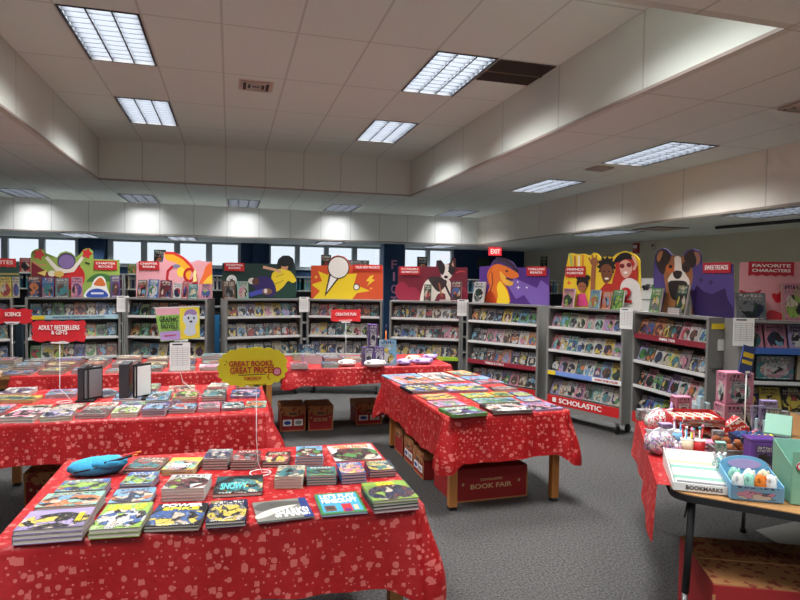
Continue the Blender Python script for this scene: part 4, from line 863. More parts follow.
# ------------------------------------------------------------------ book stacks from traced cover corners
def qstack(pts, n, t, h, colours, lab, group, cat='book', name='stacked_book', title=None, sc=.99, zt=None, art=()):
    """pts: BL, TL, TR, BR of the top cover; n books of thickness t on a table of height h"""
    z = h+.008; zt = zt or z+n*(t+.0006)
    a, b_, c_, d_ = [atz(x, y, zt) for x, y in pts]
    u = ((d_-a)+(c_-b_))/2; v = ((b_-a)+(c_-d_))/2; ctr = (a+b_+c_+d_)/4
    rz = math.atan2(u.y, u.x); w = u.length*sc; d = abs(-u.y*v.x+u.x*v.y)/u.length*sc
    if zt > z+n*(t+.0006)+.001: z = zt-n*(t+.0006)
    cs = colours if len(colours) == n else [colours[-1]]*n
    b = flat_stack((ctr.x, ctr.y, z), rz, w, d, t, cs, lab, group, cat, name)
    if art:
        m_ = MB()
        for i_, (c_, P_) in enumerate(art): m_.face([((x-.5)*w, (y-.5)*d, t+.0002+.0001*i_) for x, y in P_], mat(c_, .4, 0, 'print_ink', .08))
        m_.build('cover_art', b)
    if title:
        b['plain_title'] = 1.0
        for (s_, m_, cx, cy, tw, th) in title: lettering(s_, m_, b, ((cx-.5)*w, (cy-.5)*d, t+.0008), tw*w, th*d, flat=True, name='cover_title', bold=.03)
    return b, w, d
LY_ = mat((236, 214, 50), .5, 0, 'yellow_print', .02); LTQ = mat((90, 190, 190), .5, 0, 'teal_print', .02)
F = TH
qstack([(14.5, 531), (28, 511), (93, 507), (86, 525)], 3, .017, F, ['lavender']*3, 'the purple comics at the front left corner of the nearest table', 'purple comic stack', title=[('BOOK', LY_, .86, .5, .09, .5)])
qstack([(36, 507), (46, 494), (103, 490), (100, 504)], 3, .015, F, ['mint']*3, 'the pale teal comics behind the purple stack', 'teal comic stack')
qstack([(54, 492), (65, 480), (110, 478), (106, 488.5)], 3, .014, F, ['blue']*3, 'the blue comics at the left edge of the nearest table', 'blue comic stack')
qstack([(91, 530), (105, 504), (151, 502), (144, 526)], 2, .017, F, ['lime']*2, 'the bright green comics beside the purple stack', 'green comic stack', title=[('LEVEL UP', LY_, .5, .82, .8, .2)])
qstack([(107, 503), (117, 489), (156, 487), (151, 500)], 2, .014, F, ['skyblue']*2, 'the white and blue comics behind the green stack', 'white and blue comic stack')
qstack([(121.5, 484), (128, 472), (158, 471), (153, 483)], 3, .013, F, ['blue']*3, 'the blue paperbacks behind the white and blue comics', 'blue paperback stack')
qstack([(128, 468.5), (135, 457), (167, 457.5), (161, 468)], 2, .014, F, ['brown']*2, 'the olive brown books at the back of the nearest table left side', 'olive book stack')
qstack([(146, 526.5), (157, 504), (206, 502.5), (203.5, 524)], 2, .011, F, ['black']*2, 'the black comics with yellow title on the front edge', 'black comic stack', title=[('POWER', lettersW, .5, .90, .8, .15), ('SPIKE', LY_, .5, .74, .7, .14)])
qstack([(206.5, 522.5), (209.5, 500.5), (245.5, 499), (248, 519)], 2, .013, F, ['navy']*2, 'the dark blue racing comics on the front edge', 'dark blue comic stack')
qstack([(256, 522), (254, 503), (306.5, 496.5), (314, 516.5)], 1, .008, F, ['grey'], 'thin grey shark book with a white title on the front edge', None, name='shark_book', title=[('SHARKS!', lettersW, .64, .30, .62, .40)], art=[((128, 126, 118), [(0, 0), (1, 0), (1, 1), (0, 1)]), ((88, 86, 80), catmull([(.0, .75), (.25, .95), (.6, .9), (.95, .8), (.7, .62), (.35, .55), (.1, .5)], 4)), ((206, 200, 190), catmull([(.0, .30), (.2, .5), (.45, .62), (.8, .66), (.5, .45), (.2, .22), (.0, .15)], 4)), ((40, 60, 120), [(.82, 0), (1, 0), (1, 1), (.86, 1)]), ((40, 38, 38), ell(.34, .78, .02, .03))])
qstack([(321, 515), (313.5, 494), (357.5, 491), (366, 510.5)], 1, .010, F, ['skyblue'], 'thin blue game guide with a green border and white title', None, name='game_guide', title=[("LET'S PLAY", lettersW, .5, .82, .8, .2), ('MINECRAFT', lettersW, .5, .58, .8, .2)], art=[((66, 130, 60), [(0, 0), (1, 0), (1, 1), (0, 1)]), ((70, 160, 205), [(.06, .08), (.94, .08), (.94, .95), (.06, .95)]), ((120, 84, 56), [(.12, .12), (.36, .12), (.36, .38), (.12, .38)]), ((70, 60, 60), [(.15, .2), (.33, .2), (.33, .34), (.15, .34)]), ((196, 40, 44), [(.5, .06), (.72, .06), (.72, .42), (.5, .42)]), ((120, 30, 110), [(.54, .04), (.68, .04), (.68, .2), (.54, .2)]), ((226, 190, 150), [(.76, .12), (.86, .12), (.86, .34), (.76, .34)])])
qstack([(373.5, 500.5), (361.5, 483), (405, 479), (418, 497)], 4, .013, F, ['purple', 'darkgreen', 'darkgreen', 'lime'], 'the green and yellow hardbacks at the front right corner', 'green hardback stack', title=[('BOSS', LY_, .5, .85, .4, .16)])
qstack([(164, 469.5), (171, 457.5), (202, 457), (196, 469.5)], 2, .014, F, ['yellow']*2, 'the yellow paperbacks in the back row, left', 'yellow paperback stack', title=[('TWIST', lettersW, .5, .3, .6, .3)])
qstack([(163.5, 488.5), (169.5, 475), (208, 473.5), (208.5, 488)], 4, .013, F, ['white']*4, 'the white and orange pirate paperbacks in the second row', 'pirate paperback stack')
qstack([(212.5, 494), (216.5, 477), (260.5, 474), (265, 492)], 1, .016, F, ['black'], 'single dark winter book with teal title in the second row', None, name='winter_book', title=[('SNOWY', LTQ, .4, .4, .55, .36)])
qstack([(204.5, 459), (206.5, 449), (231, 448.5), (230.5, 458.5)], 4, .013, F, ['grey']*4, 'the thick dark paperbacks at the back, behind the winter book', 'thick dark paperback stack')
qstack([(233.5, 460), (233.5, 450), (258, 450), (260, 459.5)], 4, .012, F, ['maroon']*4, 'the dark red paperbacks at the back under the sign wire', 'dark red paperback stack')
qstack([(264, 462), (265.5, 451.5), (287, 451.5), (292, 461.5)], 2, .013, F, ['black']*2, 'the black and gold paperbacks at the back', 'black and gold stack')
qstack([(296.5, 456.5), (295.5, 446.5), (320.5, 445.5), (325, 456)], 4, .013, F, ['skyblue']*4, 'the pale blue paperbacks at the very back', 'pale blue paperback stack')
qstack([(275.5, 476.5), (277.5, 465.5), (302.5, 465), (306, 476.5)], 4, .013, F, ['cream']*4, 'the pale pictorial paperbacks in the centre of the nearest table', 'pale pictorial stack')
qstack([(307, 475.5), (306, 467), (332.5, 466), (339.5, 474.5)], 4, .011, F, ['teal']*4, 'the dark teal paperbacks right of the pale pictorial stack', 'dark teal stack')
qstack([(334.5, 461.5), (327.5, 446), (371, 443.5), (381.5, 458)], 1, .006, F, ['white'], 'large white and orange magazine at the back right', None, name='magazine', title=[('WEIRD FACTS', mat('orange'), .5, .86, .8, .2)])
qstack([(342, 473.5), (336, 463), (359, 461.5), (368, 472)], 4, .012, F, ['blue']*4, 'the sky blue paperbacks below the large magazine', 'sky blue paperback stack')
qstack([(371.5, 470.5), (363, 460.5), (388.5, 460), (397.5, 468)], 3, .012, F, ['navy']*3, 'the navy and red paperbacks at the right edge', 'navy paperback stack')

# second table
G2 = 'books on the left table'
def s2(pts, n, t, c, lab): qstack(pts, n, t, TH, [c]*n, lab, 'stack on the left table: '+lab)
s2([(5, 417.5), (13, 408), (45.5, 408), (38.5, 416.8)], 2, .018, 'white', 'the white pictorial books at the front of the left table')
s2([(40, 417), (47.5, 409), (76, 407), (73, 415.8)], 2, .016, 'cream', 'the grey-green picture books right of the white pictorial books')
s2([(78, 414.5), (84.5, 406.5), (112.5, 405.8), (108, 413.8)], 2, .014, 'grey', 'the grey books in the middle of the left table front row')
s2([(113, 413), (115.5, 406), (140.5, 404.8), (139.5, 412.2)], 2, .016, 'white', 'the white books with red mark in the left table front row')
s2([(143, 409.3), (146, 403.3), (168.5, 402.8), (167, 408.8)], 3, .016, 'purple', 'the purple-trimmed paperbacks in the left table front row')
s2([(169.5, 409), (172, 402.8), (197, 402.3), (195.5, 408.3)], 2, .016, 'navy', 'the navy and yellow paperbacks in the left table front row')
s2([(197.5, 408.8), (200, 402.3), (221, 401.3), (219, 408)], 2, .013, 'pink', 'the pink and grey paperbacks in the left table front row')
s2([(220.5, 408.2), (223, 402), (244.3, 401), (243.5, 407.3)], 2, .010, 'navy', 'the dark photo magazines in the left table front row')
s2([(245.3, 407.2), (246, 401), (265, 400.8), (267, 406.6)], 1, .008, 'mint', 'pale green book at the front right corner of the left table')
s2([(-16, 400), (-8, 395.5), (40.5, 395.3), (36.5, 399.8)], 2, .012, 'yellow', 'the yellow puzzle books in the second row of the left table')
s2([(45.5, 394.8), (50.5, 389.6), (79, 388.4), (76.5, 393.6)], 2, .014, 'lavender', 'the lilac and yellow books behind the white pictorial books')
s2([(93, 397.8), (98, 389), (119.5, 387), (113.5, 395)], 1, .014, 'grey', 'open-faced grey and blue book between the two black stands')
s2([(114, 399.5), (116.5, 393), (143.5, 392), (143, 398.6)], 1, .016, 'skyblue', 'pale blue book below the right black stand')
s2([(146, 400.4), (150.5, 391.5), (170.5, 390.8), (169.5, 399.6)], 2, .016, 'teal', 'the teal and white paperbacks in the second row of the left table')
s2([(172, 398), (176, 389.5), (199, 389), (196, 397)], 2, .016, 'red', 'the red-edged paperbacks in the second row of the left table')
s2([(201.5, 396.5), (204.5, 389.5), (227, 388.8), (225.5, 395.8)], 3, .016, 'black', 'the black hardbacks below the yellow burst sign')
s2([(229.5, 396), (233, 389.5), (258.5, 389), (261.3, 395.3)], 2, .010, 'blue', 'the white and blue books at the right end of the left table')
s2([(208, 386.8), (211, 382.8), (229, 382.8), (228, 386.8)], 1, .02, 'white', 'white leaflet pack at the back of the left table behind the black hardbacks')
for i, (x, y, c, n) in enumerate(((-1.58, 5.31, 'white', 2), (-.66, 5.31, 'grey', 2), (-.38, 5.27, 'cream', 1), (.14, 5.28, 'maroon', 2))):
    flat_stack((x, y, TH+.008), random.Random(i).uniform(-.05, .05), .17 if x > .1 else .2, .26, .016, [c]*n, 'the %s books, pile %s from left, left table back row' % (adj(c), NUM[i]), 'back row pile %s of the left table' % ORD[i])
for i, (x, y, c, n) in enumerate(((-1.55, 4.72, 'pink', 1), (-1.53, 4.44, 'maroon', 2))):
    flat_stack((x, y, TH+.008), 0, .2, .24, .014, [c]*n, 'the %s books, %s pile at the left end of the left table' % (adj(c), ORD[i]), 'left end pile %s of the left table' % ORD[i])
for i, c in enumerate(['cream', 'maroon', 'white', 'teal', 'grey']):
    flat_stack((-1.30+i*.215, 4.70, TH+.008), 0, .19, .16, .014, [c], 'the %s booklet, number %s from left in the narrow middle row of the left table' % (adj(c), NUM[i]), 'narrow middle row booklets')
# two black stands with display book
def black_stand(px0, px1, y0, y1, Y, lab, face):
    a = atY(px0, y1, Y); c = atY(px1, y0, Y); w = c.x-a.x; h = c.z-a.z
    o = thing('tabletop_stand', lab, 'display stand', ((a.x+c.x)/2, Y, TH+.008), .0)
    zt = h
    b = MB(); b.box((-w*.28, 0, zt/2), (w*.36, .20, zt), mat((52, 52, 56), .4, 0, 'charcoal_plastic'), bev=.003); b.build('stand_body', o)
    b = MB(); b.box((w*.17, -.01, zt/2), (w*.06, .17, zt*1.0), RUBBER); b.build('divider', o)
    b = MB(); M_ = Matrix.Rotation(-.75, 4, 'Z')
    b.box((w*.34, -.03, zt*.5), (.012, .16, zt*.95), RUBBER, M=M_); f = b.build('display_frame', o)
    b = MB(); b.box((w*.34+.007, -.040, zt*.5), (.006, .14, zt*.82), WHITEP if face else mat('grey'), M=M_); b.build('display_card', f)
    b = MB(); b.box((0, 0, .006), (w*1.15, .24, .012), RUBBER, bev=.003); b.build('base', o)
black_stand(80, 96, 363.5, 397, 5.0, 'black upright display stand on the left table behind the red adult bestsellers sign', 0)
black_stand(120, 147, 361, 397, 5.0, 'black display stand holding a white card, right of the other black stand', 1)

# middle table
def s3(pts, n, t, c, lab, title=None): qstack(pts, n, t, HM, [c]*n, lab, 'stack on the middle table: '+lab, title=title)
s3([(396, 384.5), (386.5, 374.5), (417.5, 373), (434.5, 382.5)], 1, .010, 'skyblue', 'blue and white landscape picture book at the back left corner of the middle table')
s3([(435.5, 382), (420, 373), (445, 372), (464, 380.5)], 1, .010, 'white', 'white picture book at the back of the middle table')
s3([(456, 375.5), (447, 371), (466, 370), (476, 374.5)], 1, .012, 'orange', 'orange and yellow book at the far back of the middle table')
s3([(474, 383.5), (465.5, 376.5), (485, 375), (502.5, 382.5)], 1, .010, 'skyblue', 'pale blue and silver book at the back right of the middle table')
s3([(412, 391.5), (399.5, 385.5), (434, 383.5), (446.5, 389.8)], 2, .012, 'black', 'the black books with white lettering in the second row of the middle table')
s3([(449, 390.8), (437, 383.8), (473, 383), (491, 389)], 2, .010, 'lavender', 'the mauve and brown books in the second row of the middle table')
s3([(494, 389.6), (489, 386.6), (512, 386), (519, 389)], 1, .016, 'black', 'black hardback at the right edge of the middle table')
s3([(425.5, 400), (418.5, 394.8), (447.5, 392.8), (457.5, 398.3)], 1, .010, 'orange', 'orange and blue pictorial book near the front of the middle table')
s3([(436.5, 406.8), (428.5, 400.8), (457.5, 399), (466, 404.8)], 1, .010, 'pink', 'bright magenta book near the front left of the middle table')
s3([(451, 415), (440, 408), (469.5, 405.5), (490.5, 412.5)], 3, .007, 'green', 'the green jungle books at the front left corner of the middle table')
s3([(491.5, 411.5), (480.5, 404), (520.5, 402.5), (531, 409.5)], 2, .012, 'black', 'the black and purple books at the front of the middle table')
s3([(533.5, 410), (522, 403), (547, 401.5), (563, 408)], 2, .007, 'lavender', 'the lilac and cream books at the front right corner of the middle table')
s3([(479, 403), (470.5, 398.5), (512.5, 397), (519, 401.6)], 1, .010, 'mint', 'mint green book with orange picture in the middle table front block')
s3([(524.5, 401.2), (515.5, 396.8), (531, 396.3), (543.5, 400.4)], 1, .010, 'skyblue', 'light blue book near the right edge of the middle table')
s3([(469.5, 397.5), (458, 393.5), (488.5, 392), (493.5, 396.5)], 1, .010, 'lime', 'yellow green book in the middle table front block')
s3([(496.5, 396.3), (490.5, 392), (506.5, 391.6), (512.5, 395.6)], 1, .010, 'yellow', 'bright yellow book in the middle table front block')
s3([(516.5, 396), (510, 391.8), (525, 391.2), (532.5, 395.3)], 1, .010, 'blue', 'blue and orange book at the back right of the middle table front block')

# rear tables: books and plush gifts
def small(px_, py, h, name, lab, cat, build, rz=0, group=None):
    q = atz(px_, py, h+.008); o = thing(name, lab, cat, (q.x, q.y, h+.008), rz, group); build(o); return o
def plush(c, w, d, h, seed):
    def f(o):
        m = mat(c, .95, 0, 'plush_'+str(c), .12, 90)
        b = MB(); b.blob((0, 0, h*.5), .5, m, .05, 3, seed, (w, d, h)); b.build('plush_body', o)
        for s_ in (-1, 1): b = MB(); b.blob((s_*w*.3, -d*.25, h*.8), .5, m, .08, 2, seed+1, (w*.25, d*.3, h*.35)); b.build('plush_ear', o)
    return f
for i, (x, y, c, w, hh, lb) in enumerate(((347, 366, 'white', .2, .07, 'white and pale blue folded blanket on the rear centre table'), (375, 367, 'white', .24, .08, 'white plush blanket beside the purple boxes'), (404, 365, 'lavender', .18, .07, 'pale pink plush at the middle of the rear centre table'), (423, 364, 'lavender', .24, .07, 'folded lilac plush blanket at the right of the rear centre table'), (413, 362, 'cream', .18, .08, 'beige folded plush behind the lilac blanket'), (430, 359, 'lavender', .18, .06, 'second lilac plush at the right rear of the rear centre table'))):
    small(x, y, HB, 'plush_blanket', lb, 'plush toy', plush(c, w, .16, hh, 30+i))
def ctn(px_, py, h, d, art, lab, name='gift_box', rz=0, z=None):
    q = atz(px_, py, h+.008); return carton(name, lab, 'box', (q.x, q.y+d[1]/2, z if z is not None else h+.008), rz, d, art)
for x, y, d, art, lb in ((368.5, 366, (.115, .1, .20), ('purple', 'navy', 'white', 41), 'purple toy box, left of the lower pair on the rear centre table'), (379, 366, (.115, .1, .20), ('purple', 'lavender', 'white', 42), 'purple toy box, right of the lower pair on the rear centre table')): ctn(x, y, HB, d, art, lb)
q = atz(371, 366, HB+.008); carton('gift_box', 'tall purple toy box standing on the lower purple pair', 'box', (q.x+.02, q.y+.05, HB+.212), 0, (.10, .1, .24), ('purple', 'navy', 'white', 43))
q = atz(389, 366, HB+.008); b = link('picture_book', shelf_book_mesh(.19, .28, .012)); b.location = (q.x, q.y+.03, HB+.009); b.rotation_euler = (-.15, 0, 0); paint(b, 'skyblue', 'white', 'yellow', 51); tag(b, 'tall sky blue picture book standing on the rear centre table', 'book')
o = small(385.5, 362, HB, 'orange_marker', 'orange capped glue bottle behind the sky blue picture book', 'bottle', lambda o: (MB().lathe([(.02, 0), (.02, .22), (.008, .28), (.006, .36)], mat('orange')).build('bottle_body', o), MB().lathe([(.009, .36), (.009, .40), (.004, .42)], mat('navy'), n=10).build('bottle_cap', o)))
for x, y, w, d, n, c, lb in ((300, 369, .17, .2, 2, 'pink', 'the pink and white books at the left end of the rear centre table'), (313, 364, .2, .2, 4, 'lavender', 'the lilac boxed books on the rear centre table'), (331, 368, .16, .16, 2, 'teal', 'the black and teal packets on the rear centre table')):
    q = atz(x, y, HB+.008); flat_stack((q.x, q.y+d/2, HB+.008), 0, w, d, .022, [c]*n, lb, 'stack: '+lb)
q = atz(309, 362, HB); b = link('boxed_book', shelf_book_mesh(.2, .16, .04)); b.location = (q.x+.02, q.y+.3, HB+.009); b.rotation_euler = (-.1, 0, 0); paint(b, 'navy', 'skyblue', 'white', 57); tag(b, 'navy boxed book standing at the back of the rear centre table', 'book')
# rear left table books
r = random.Random(12); zc = HB+.008
for k, (y, n0, row) in enumerate(((6.375, 12, 'front'), (6.65, 12, 'middle'), (6.95, 12, 'back'))):
    pal = ['white', 'pink', 'grey', 'white', 'black', 'black', 'grey', 'brown', 'black', 'teal', 'white', 'cream'] if k == 0 else (['grey', 'navy', 'white', 'darkgreen', 'black', 'maroon', 'black', 'grey', 'black', 'navy', 'teal', 'orange'] if k == 1 else ['navy', 'green', 'grey', 'darkgreen', 'black', 'black', 'navy', 'black', 'brown', 'navy', 'teal', 'white'])
    for i, c in enumerate(pal):
        n = (r.choice([1, 1, 2]), r.choice([2, 3]), r.choice([3, 4]))[k]
        flat_stack((-3.02+i*.285, y, zc), r.uniform(-.04, .04), r.choice([.2, .24]), .235, .018, [c]*n, 'the %s books, pile %s from left, rear left table %s row' % (adj(c), NUM[i], row), '%s row pile %s of the rear left table' % (row, NUM[i]))
for i, (x, y, c, n) in enumerate(((1.10, 6.72, 'navy', 3), (1.33, 6.72, 'skyblue', 2), (1.56, 6.78, 'grey', 3), (.80, 6.95, 'green', 3))):
    flat_stack((x, y, zc), r.uniform(-.04, .04), .2, .24, .02, [c]*n, 'the %s books, pile %s from left on the rear centre table' % (adj(c), NUM[i]), 'rear centre table pile %s' % NUM[i])

# ------------------------------------------------------------------ cardboard boxes under the tables
def fair_box(x, y, rz, w, d, h, label, lid=True, labels=True, txt=True, z=0):
    o = thing('cardboard_box', label, 'box', (x, y, z), rz, None)
    b = MB(); b.box((0, 0, h/2), (w, d, h), BOXRED, bev=.004); b.build('box_body', o)
    b = MB()
    if lid: b.box((0, 0, h-.03+.004), (w+.012, d+.012, .062), KRAFT, bev=.003)
    else: b.box((0, 0, h+.002), (w-.01, d-.01, .004), BOXRED)
    b.build('lid', o)
    e = MB()
    for s_ in (-1, 1): e.box((s_*(w/2-.004), -d/2-.001, h/2-.02), (.012, .003, h-.05), KRAFTP)
    e.box((0, -d/2-.001, .008), (w-.01, .003, .012), KRAFTP); e.build('kraft_edges', o)
    if lid:
        b = MB(); b.prism([(.10*math.cos(PI+PI*i/8)*1.3, h-.055+.05*math.sin(PI+PI*i/8)) for i in range(9)], -d/2-.008, -d/2-.004, KRAFT, 'y'); b.build('lid_tongue', o)
        b = MB(); b.box((0, -d/2-.010, h-.075), (.08, .006, .022), VD, bev=.002); b.build('hand_hole', o)
    if labels:
        for s_, m_ in ((-1, 'white'), (1, 'white')):
            b = MB(); b.box((s_*w*.22, -d/2-.004, h*.36), (w*.36, .004, h*.26), WHITEP); l = b.build('paper_label', o)
            b = MB(); b.prism(ell(s_*w*.22, h*.36, w*.13, h*.08), -d/2-.008, -d/2-.0065, lettersB if s_ < 0 else LN, 'y'); b.build('label_print', l)
    elif txt:
        kp = mat((206, 168, 120), .7, 0, 'tan_print', .02)
        lettering('SCHOLASTIC', kp, o, (0, -d/2-.003, h*.66), w*.3, h*.07); lettering('BOOK FAIR', kp, o, (0, -d/2-.003, h*.46), w*.56, h*.15)
        for s_ in (-1, 1): st = MB(); st.prism(star(s_*w*.38, h*.55, .006, .016, 5), -d/2-.0035, -d/2-.002, kp, 'y'); st.build('star_print', o)
    return o
fair_box(.67, 6.83, 0, .27, .36, .27, 'red box with kraft lid and two paper labels, left under the rear centre table')
fair_box(.97, 6.80, 0, .27, .36, .27, 'red book fair box with kraft lid beside the labelled one under the rear centre table', labels=False)
fair_box(1.55, 6.95, .0, .30, .36, .24, 'dark red box with two labels at the right under the rear centre table')
fair_box(1.98, 7.0, 0, .3, .36, .24, 'red box at the far right end under the rear centre table')
fair_box(1.93, 4.44, .03, .62, .42, .25, 'wide red book fair box at the front under the middle table', lid=False, labels=False)
fair_box(1.72, 4.92, -PI/2, .28, .30, .22, 'red box with white labels, nearest in the row under the middle table')
fair_box(1.73, 5.25, -PI/2, .28, .30, .24, 'red box with kraft lid, middle of the row under the middle table')
fair_box(1.73, 5.60, -PI/2, .28, .30, .26, 'red box with kraft lid, farthest in the row under the middle table', labels=False, txt=False)
fair_box(-1.22, 4.98, 0, .36, .34, .26, 'dark red box at the left under the left table', labels=False)
fair_box(-.78, 5.02, 0, .36, .34, .3, 'dark red box with kraft lid beside the other one under the left table', labels=False, txt=False)
bpy.data.objects.remove([o for o in bpy.data.objects if o.name.startswith('red_bin')][0])
q = atz(10, 397, .2); fair_box(-2.62, 7.6, 0, .2, .2, .6, 'tall red carton standing behind the rear left table near its left end', lid=False, labels=False, txt=False)

# ------------------------------------------------------------------ table signs on wires
WIRE = mat((225, 225, 222), .4, 0, 'white_wire', .01)
def table_sign(name, label, Y, outline, colour, lines, rod, zb, layers=(), edge=None, lw=.7):
    c = atY(sum(p[0] for p in outline)/len(outline), sum(p[1] for p in outline)/len(outline), Y)
    o = thing(name, label, 'sign', (c.x, Y, zb), 0)
    def conv(x, y): q = atY(x, y, Y); return q.x-c.x, q.z-zb
    board(name, label, 'sign', conv, None, 0, outline, colour, layers, root=o, thick=.004)
    for k, (s_, m_, x0, y0, x1, y1) in enumerate(lines):
        a, b_ = conv(x0, y0), conv(x1, y1); lettering(s_, m_, o, ((a[0]+b_[0])/2, -.006-.0004*len(layers), (a[1]+b_[1])/2), abs(b_[0]-a[0]), abs(b_[1]-a[1]), bold=.02)
    P = [conv(x, y) for x, y in rod]; b = MB()
    pts = [(x, .006+(.0 if i < 2 else .0), max(.004, z)) for i, (x, z) in enumerate(P)]
    lx = pts[-1]; pts[-1] = (lx[0], lx[1], .004)
    b.tube(pts, .0028 if Y > 3 else .0022, WIRE, 6)
    lp = [(lx[0]+.05*math.cos(t)-.05, .006+.05*math.sin(t), .004) for t in [i*2*PI/14 for i in range(15)]]
    b.tube(lp, .0026, WIRE, 6); b.build('wire_stand', o)
    a = conv(*rod[0]); b = MB(); b.box((a[0], .005, a[1]+.004), (.10 if Y > 4 else .03, .010, .014), WIRE); b.build('clip', o)
    return o
def wavy(x0, y0, x1, y1, nx=7, a=2.6):
    pts = []
    for i in range(nx*4+1): t = i/(nx*4); pts.append((x0+(x1-x0)*t, y0+a*abs(math.sin(t*nx*PI/2))*-.6+a*.5))
    ny = 3
    for i in range(1, ny*4): t = i/(ny*4); pts.append((x1+a*.8*abs(math.sin(t*ny*PI)), y0+(y1-y0)*t))
    for i in range(nx*4+1): t = 1-i/(nx*4); pts.append((x0+(x1-x0)*t, y1+a*.6*abs(math.sin(t*nx*PI/2))))
    for i in range(1, ny*4): t = 1-i/(ny*4); pts.append((x0-a*.8*abs(math.sin(t*ny*PI)), y0+(y1-y0)*t))
    return pts
RS = (204, 32, 42)
table_sign('table_sign', 'red wavy sign reading adult bestsellers and gifts on a white wire above the left table', 4.9, wavy(33.5, 320.5, 84, 340.5), RS, [('ADULT BESTSELLERS', lettersW, 38.5, 325.2, 79.5, 329.6), ('& GIFTS', lettersW, 51.5, 330.2, 67.5, 334.4)], [(59.5, 343), (59.5, 389), (66, 395), (72, 399.5)], TH+.008,
  [((235, 228, 225), [(50, 342.3), (70, 342.3), (68, 343.6), (52, 343.6)])])
table_sign('table_sign', 'red wavy science sign at the left edge above the rear left table', 6.55, wavy(-8, 308.5, 30.5, 322.5, 6), RS, [('SCIENCE', lettersW, 5, 312.2, 21, 316.2)], [(12, 324), (12, 350), (14, 357.5)], HB+.01, [((235, 228, 225), [(4, 321.8), (20, 321.8), (19, 323), (5, 323)])])
table_sign('table_sign', 'red wavy creative fun sign above the rear centre table', 6.7, wavy(331.5, 309.5, 360, 321, 5, 1.0), (222, 44, 48), [('CREATIVE FUN', lettersW, 335.5, 312.6, 356, 315.6)], [(346, 322.5), (346, 352), (347.5, 360)], HB+.01, [((236, 170, 165), [(339, 320), (352, 319.4), (352, 321), (339, 321.4)])])
burst = []
for i in range(76):
    t = 2*PI*i/76; rr = 1+.065*abs(math.sin(t*9.5))-.02; ca, sa = math.cos(t), math.sin(t)
    burst.append((252.5+34*rr*math.copysign(abs(ca)**.75, ca), 367+19*rr*math.copysign(abs(sa)**.75, sa)-(.045*(34*ca))))
dots = [((150, 40, 44), stroke([(234+i*.1, 376), (262, 375)], .001)) for i in range(0)]
table_sign('burst_sign', 'yellow scalloped burst sign reading great books great prices, on a tall white wire', 2.93, burst, (250, 226, 40), [('GREAT BOOKS,', lettersR, 229, 361.0, 273.5, 366.4), ('GREAT PRICES', lettersR, 230, 367.2, 274, 372.6), ('TOMORROW', lettersR, 243.5, 376.6, 261.5, 379.4)], [(256.5, 387.5), (256.5, 440), (258, 462), (262, 474), (271, 482)], TH+.008,
  [((60, 50, 40), stroke([(238.5, 375.4), (266, 374)], .7)), ((150, 110, 30), stroke([(245, 385.3), (267, 384)], .6)), ((190, 30, 50), ell(277, 371.5, 4.5, 4.4)), ((240, 150, 170), ell(277, 371.5, 3.3, 3.2)), ((214, 120, 30), stroke([(269, 374), (267.5, 377), (270, 379.5)], 1.2)), ((150, 90, 30), stroke([(225.5, 360.5), (227.5, 363)], .7)), ((150, 90, 30), stroke([(224, 364.5), (226.6, 365)], .7))])
table_sign('picture_sign', 'green and yellow graphic novels sign with a grey puppy drawing, above the left table', 4.95, [(154.5, 308), (199.5, 306.5), (200, 338), (160.5, 342)], (150, 196, 90), [('GRAPHIC', mat((30, 60, 40), .5, 0, 'green_black_print'), 159.5, 316.2, 178.5, 321.8), ('NOVELS', mat((30, 60, 40), .5, 0, 'green_black_print'), 161, 323, 178, 328.6)], [(181, 341), (180, 372), (183, 382), (193, 390), (204, 397)], TH+.008,
  [((232, 168, 180), [(155, 308.5), (179, 307.7), (180, 314.2), (156.4, 315.6)]), ((180, 150, 205), [(159.5, 332), (180, 330.5), (180.5, 339.3), (161, 341.2)]), ((232, 208, 60), [(179.5, 307.7), (199.2, 307), (199.6, 337.5), (180.5, 339.3)]), ((198, 206, 216), catmull([(183, 320), (185, 313), (190, 311), (196, 313), (198, 320), (195, 326), (196, 333), (190, 336), (184, 333), (186, 326)], 4)), ((150, 120, 170), catmull([(184, 316), (186, 311), (192, 309), (197, 312), (195, 315), (189, 314)], 4)), ((40, 36, 50), ell(188.5, 318, 1, 1.4)), ((40, 36, 50), ell(194, 318, .9, 1.3)), ((60, 50, 60), ell(191, 321.5, 1.6, 1.1)), ((196, 60, 70), stroke([(164, 336), (176, 334.8)], 1)), ((236, 234, 228), [(153.9, 307.4), (200, 305.9), (200, 306.9), (154.2, 308.5)])])
a = atY(180, 342.5, 4.93); c = atY(180, 370.5, 4.93); sheet((a.x, 4.93, (a.z+c.z)/2), 0, .148, a.z-c.z, 'white price list hanging below the graphic novels sign')

# ------------------------------------------------------------------ activity table on the right with toys
HT = .74
TOPP = [(1.925, 2.27), (2.95, 1.22), (4.02, 2.35), (3.98, 3.4), (2.84, 3.66), (2.66, 3.55)]
def roundpoly(pts, r, n=5):
    out = []
    for i, p in enumerate(pts):
        P = Vector(p+(0,)); A = Vector(pts[i-1]+(0,)); B = Vector(pts[(i+1) % len(pts)]+(0,)); a = (A-P).normalized(); b = (B-P).normalized()
        s, e = P+a*r, P+b*r
        for k in range(n+1): t = k/n; q = s*(1-t)**2+P*2*t*(1-t)+e*t*t; out.append((q.x, q.y))
    return out
TOPP[3:] = [(4.0, 3.66), (2.87, 3.74)]
T0 = Vector((2.9, 2.4, 0)); rp = [(x-T0.x, y-T0.y) for x, y in roundpoly(TOPP, .09)]
o = thing('activity_table', 'activity table with black edge and thin metal legs, loaded with toys on the right', 'table', T0)
b = MB(); b.prism([(x*.994, y*.994) for x, y in rp], HT-.004, HT, WOODTOP); b.build('tabletop', o)
b = MB(); b.prism(rp, HT-.034, HT-.0045, RUBBER); b.build('black_edge', o)
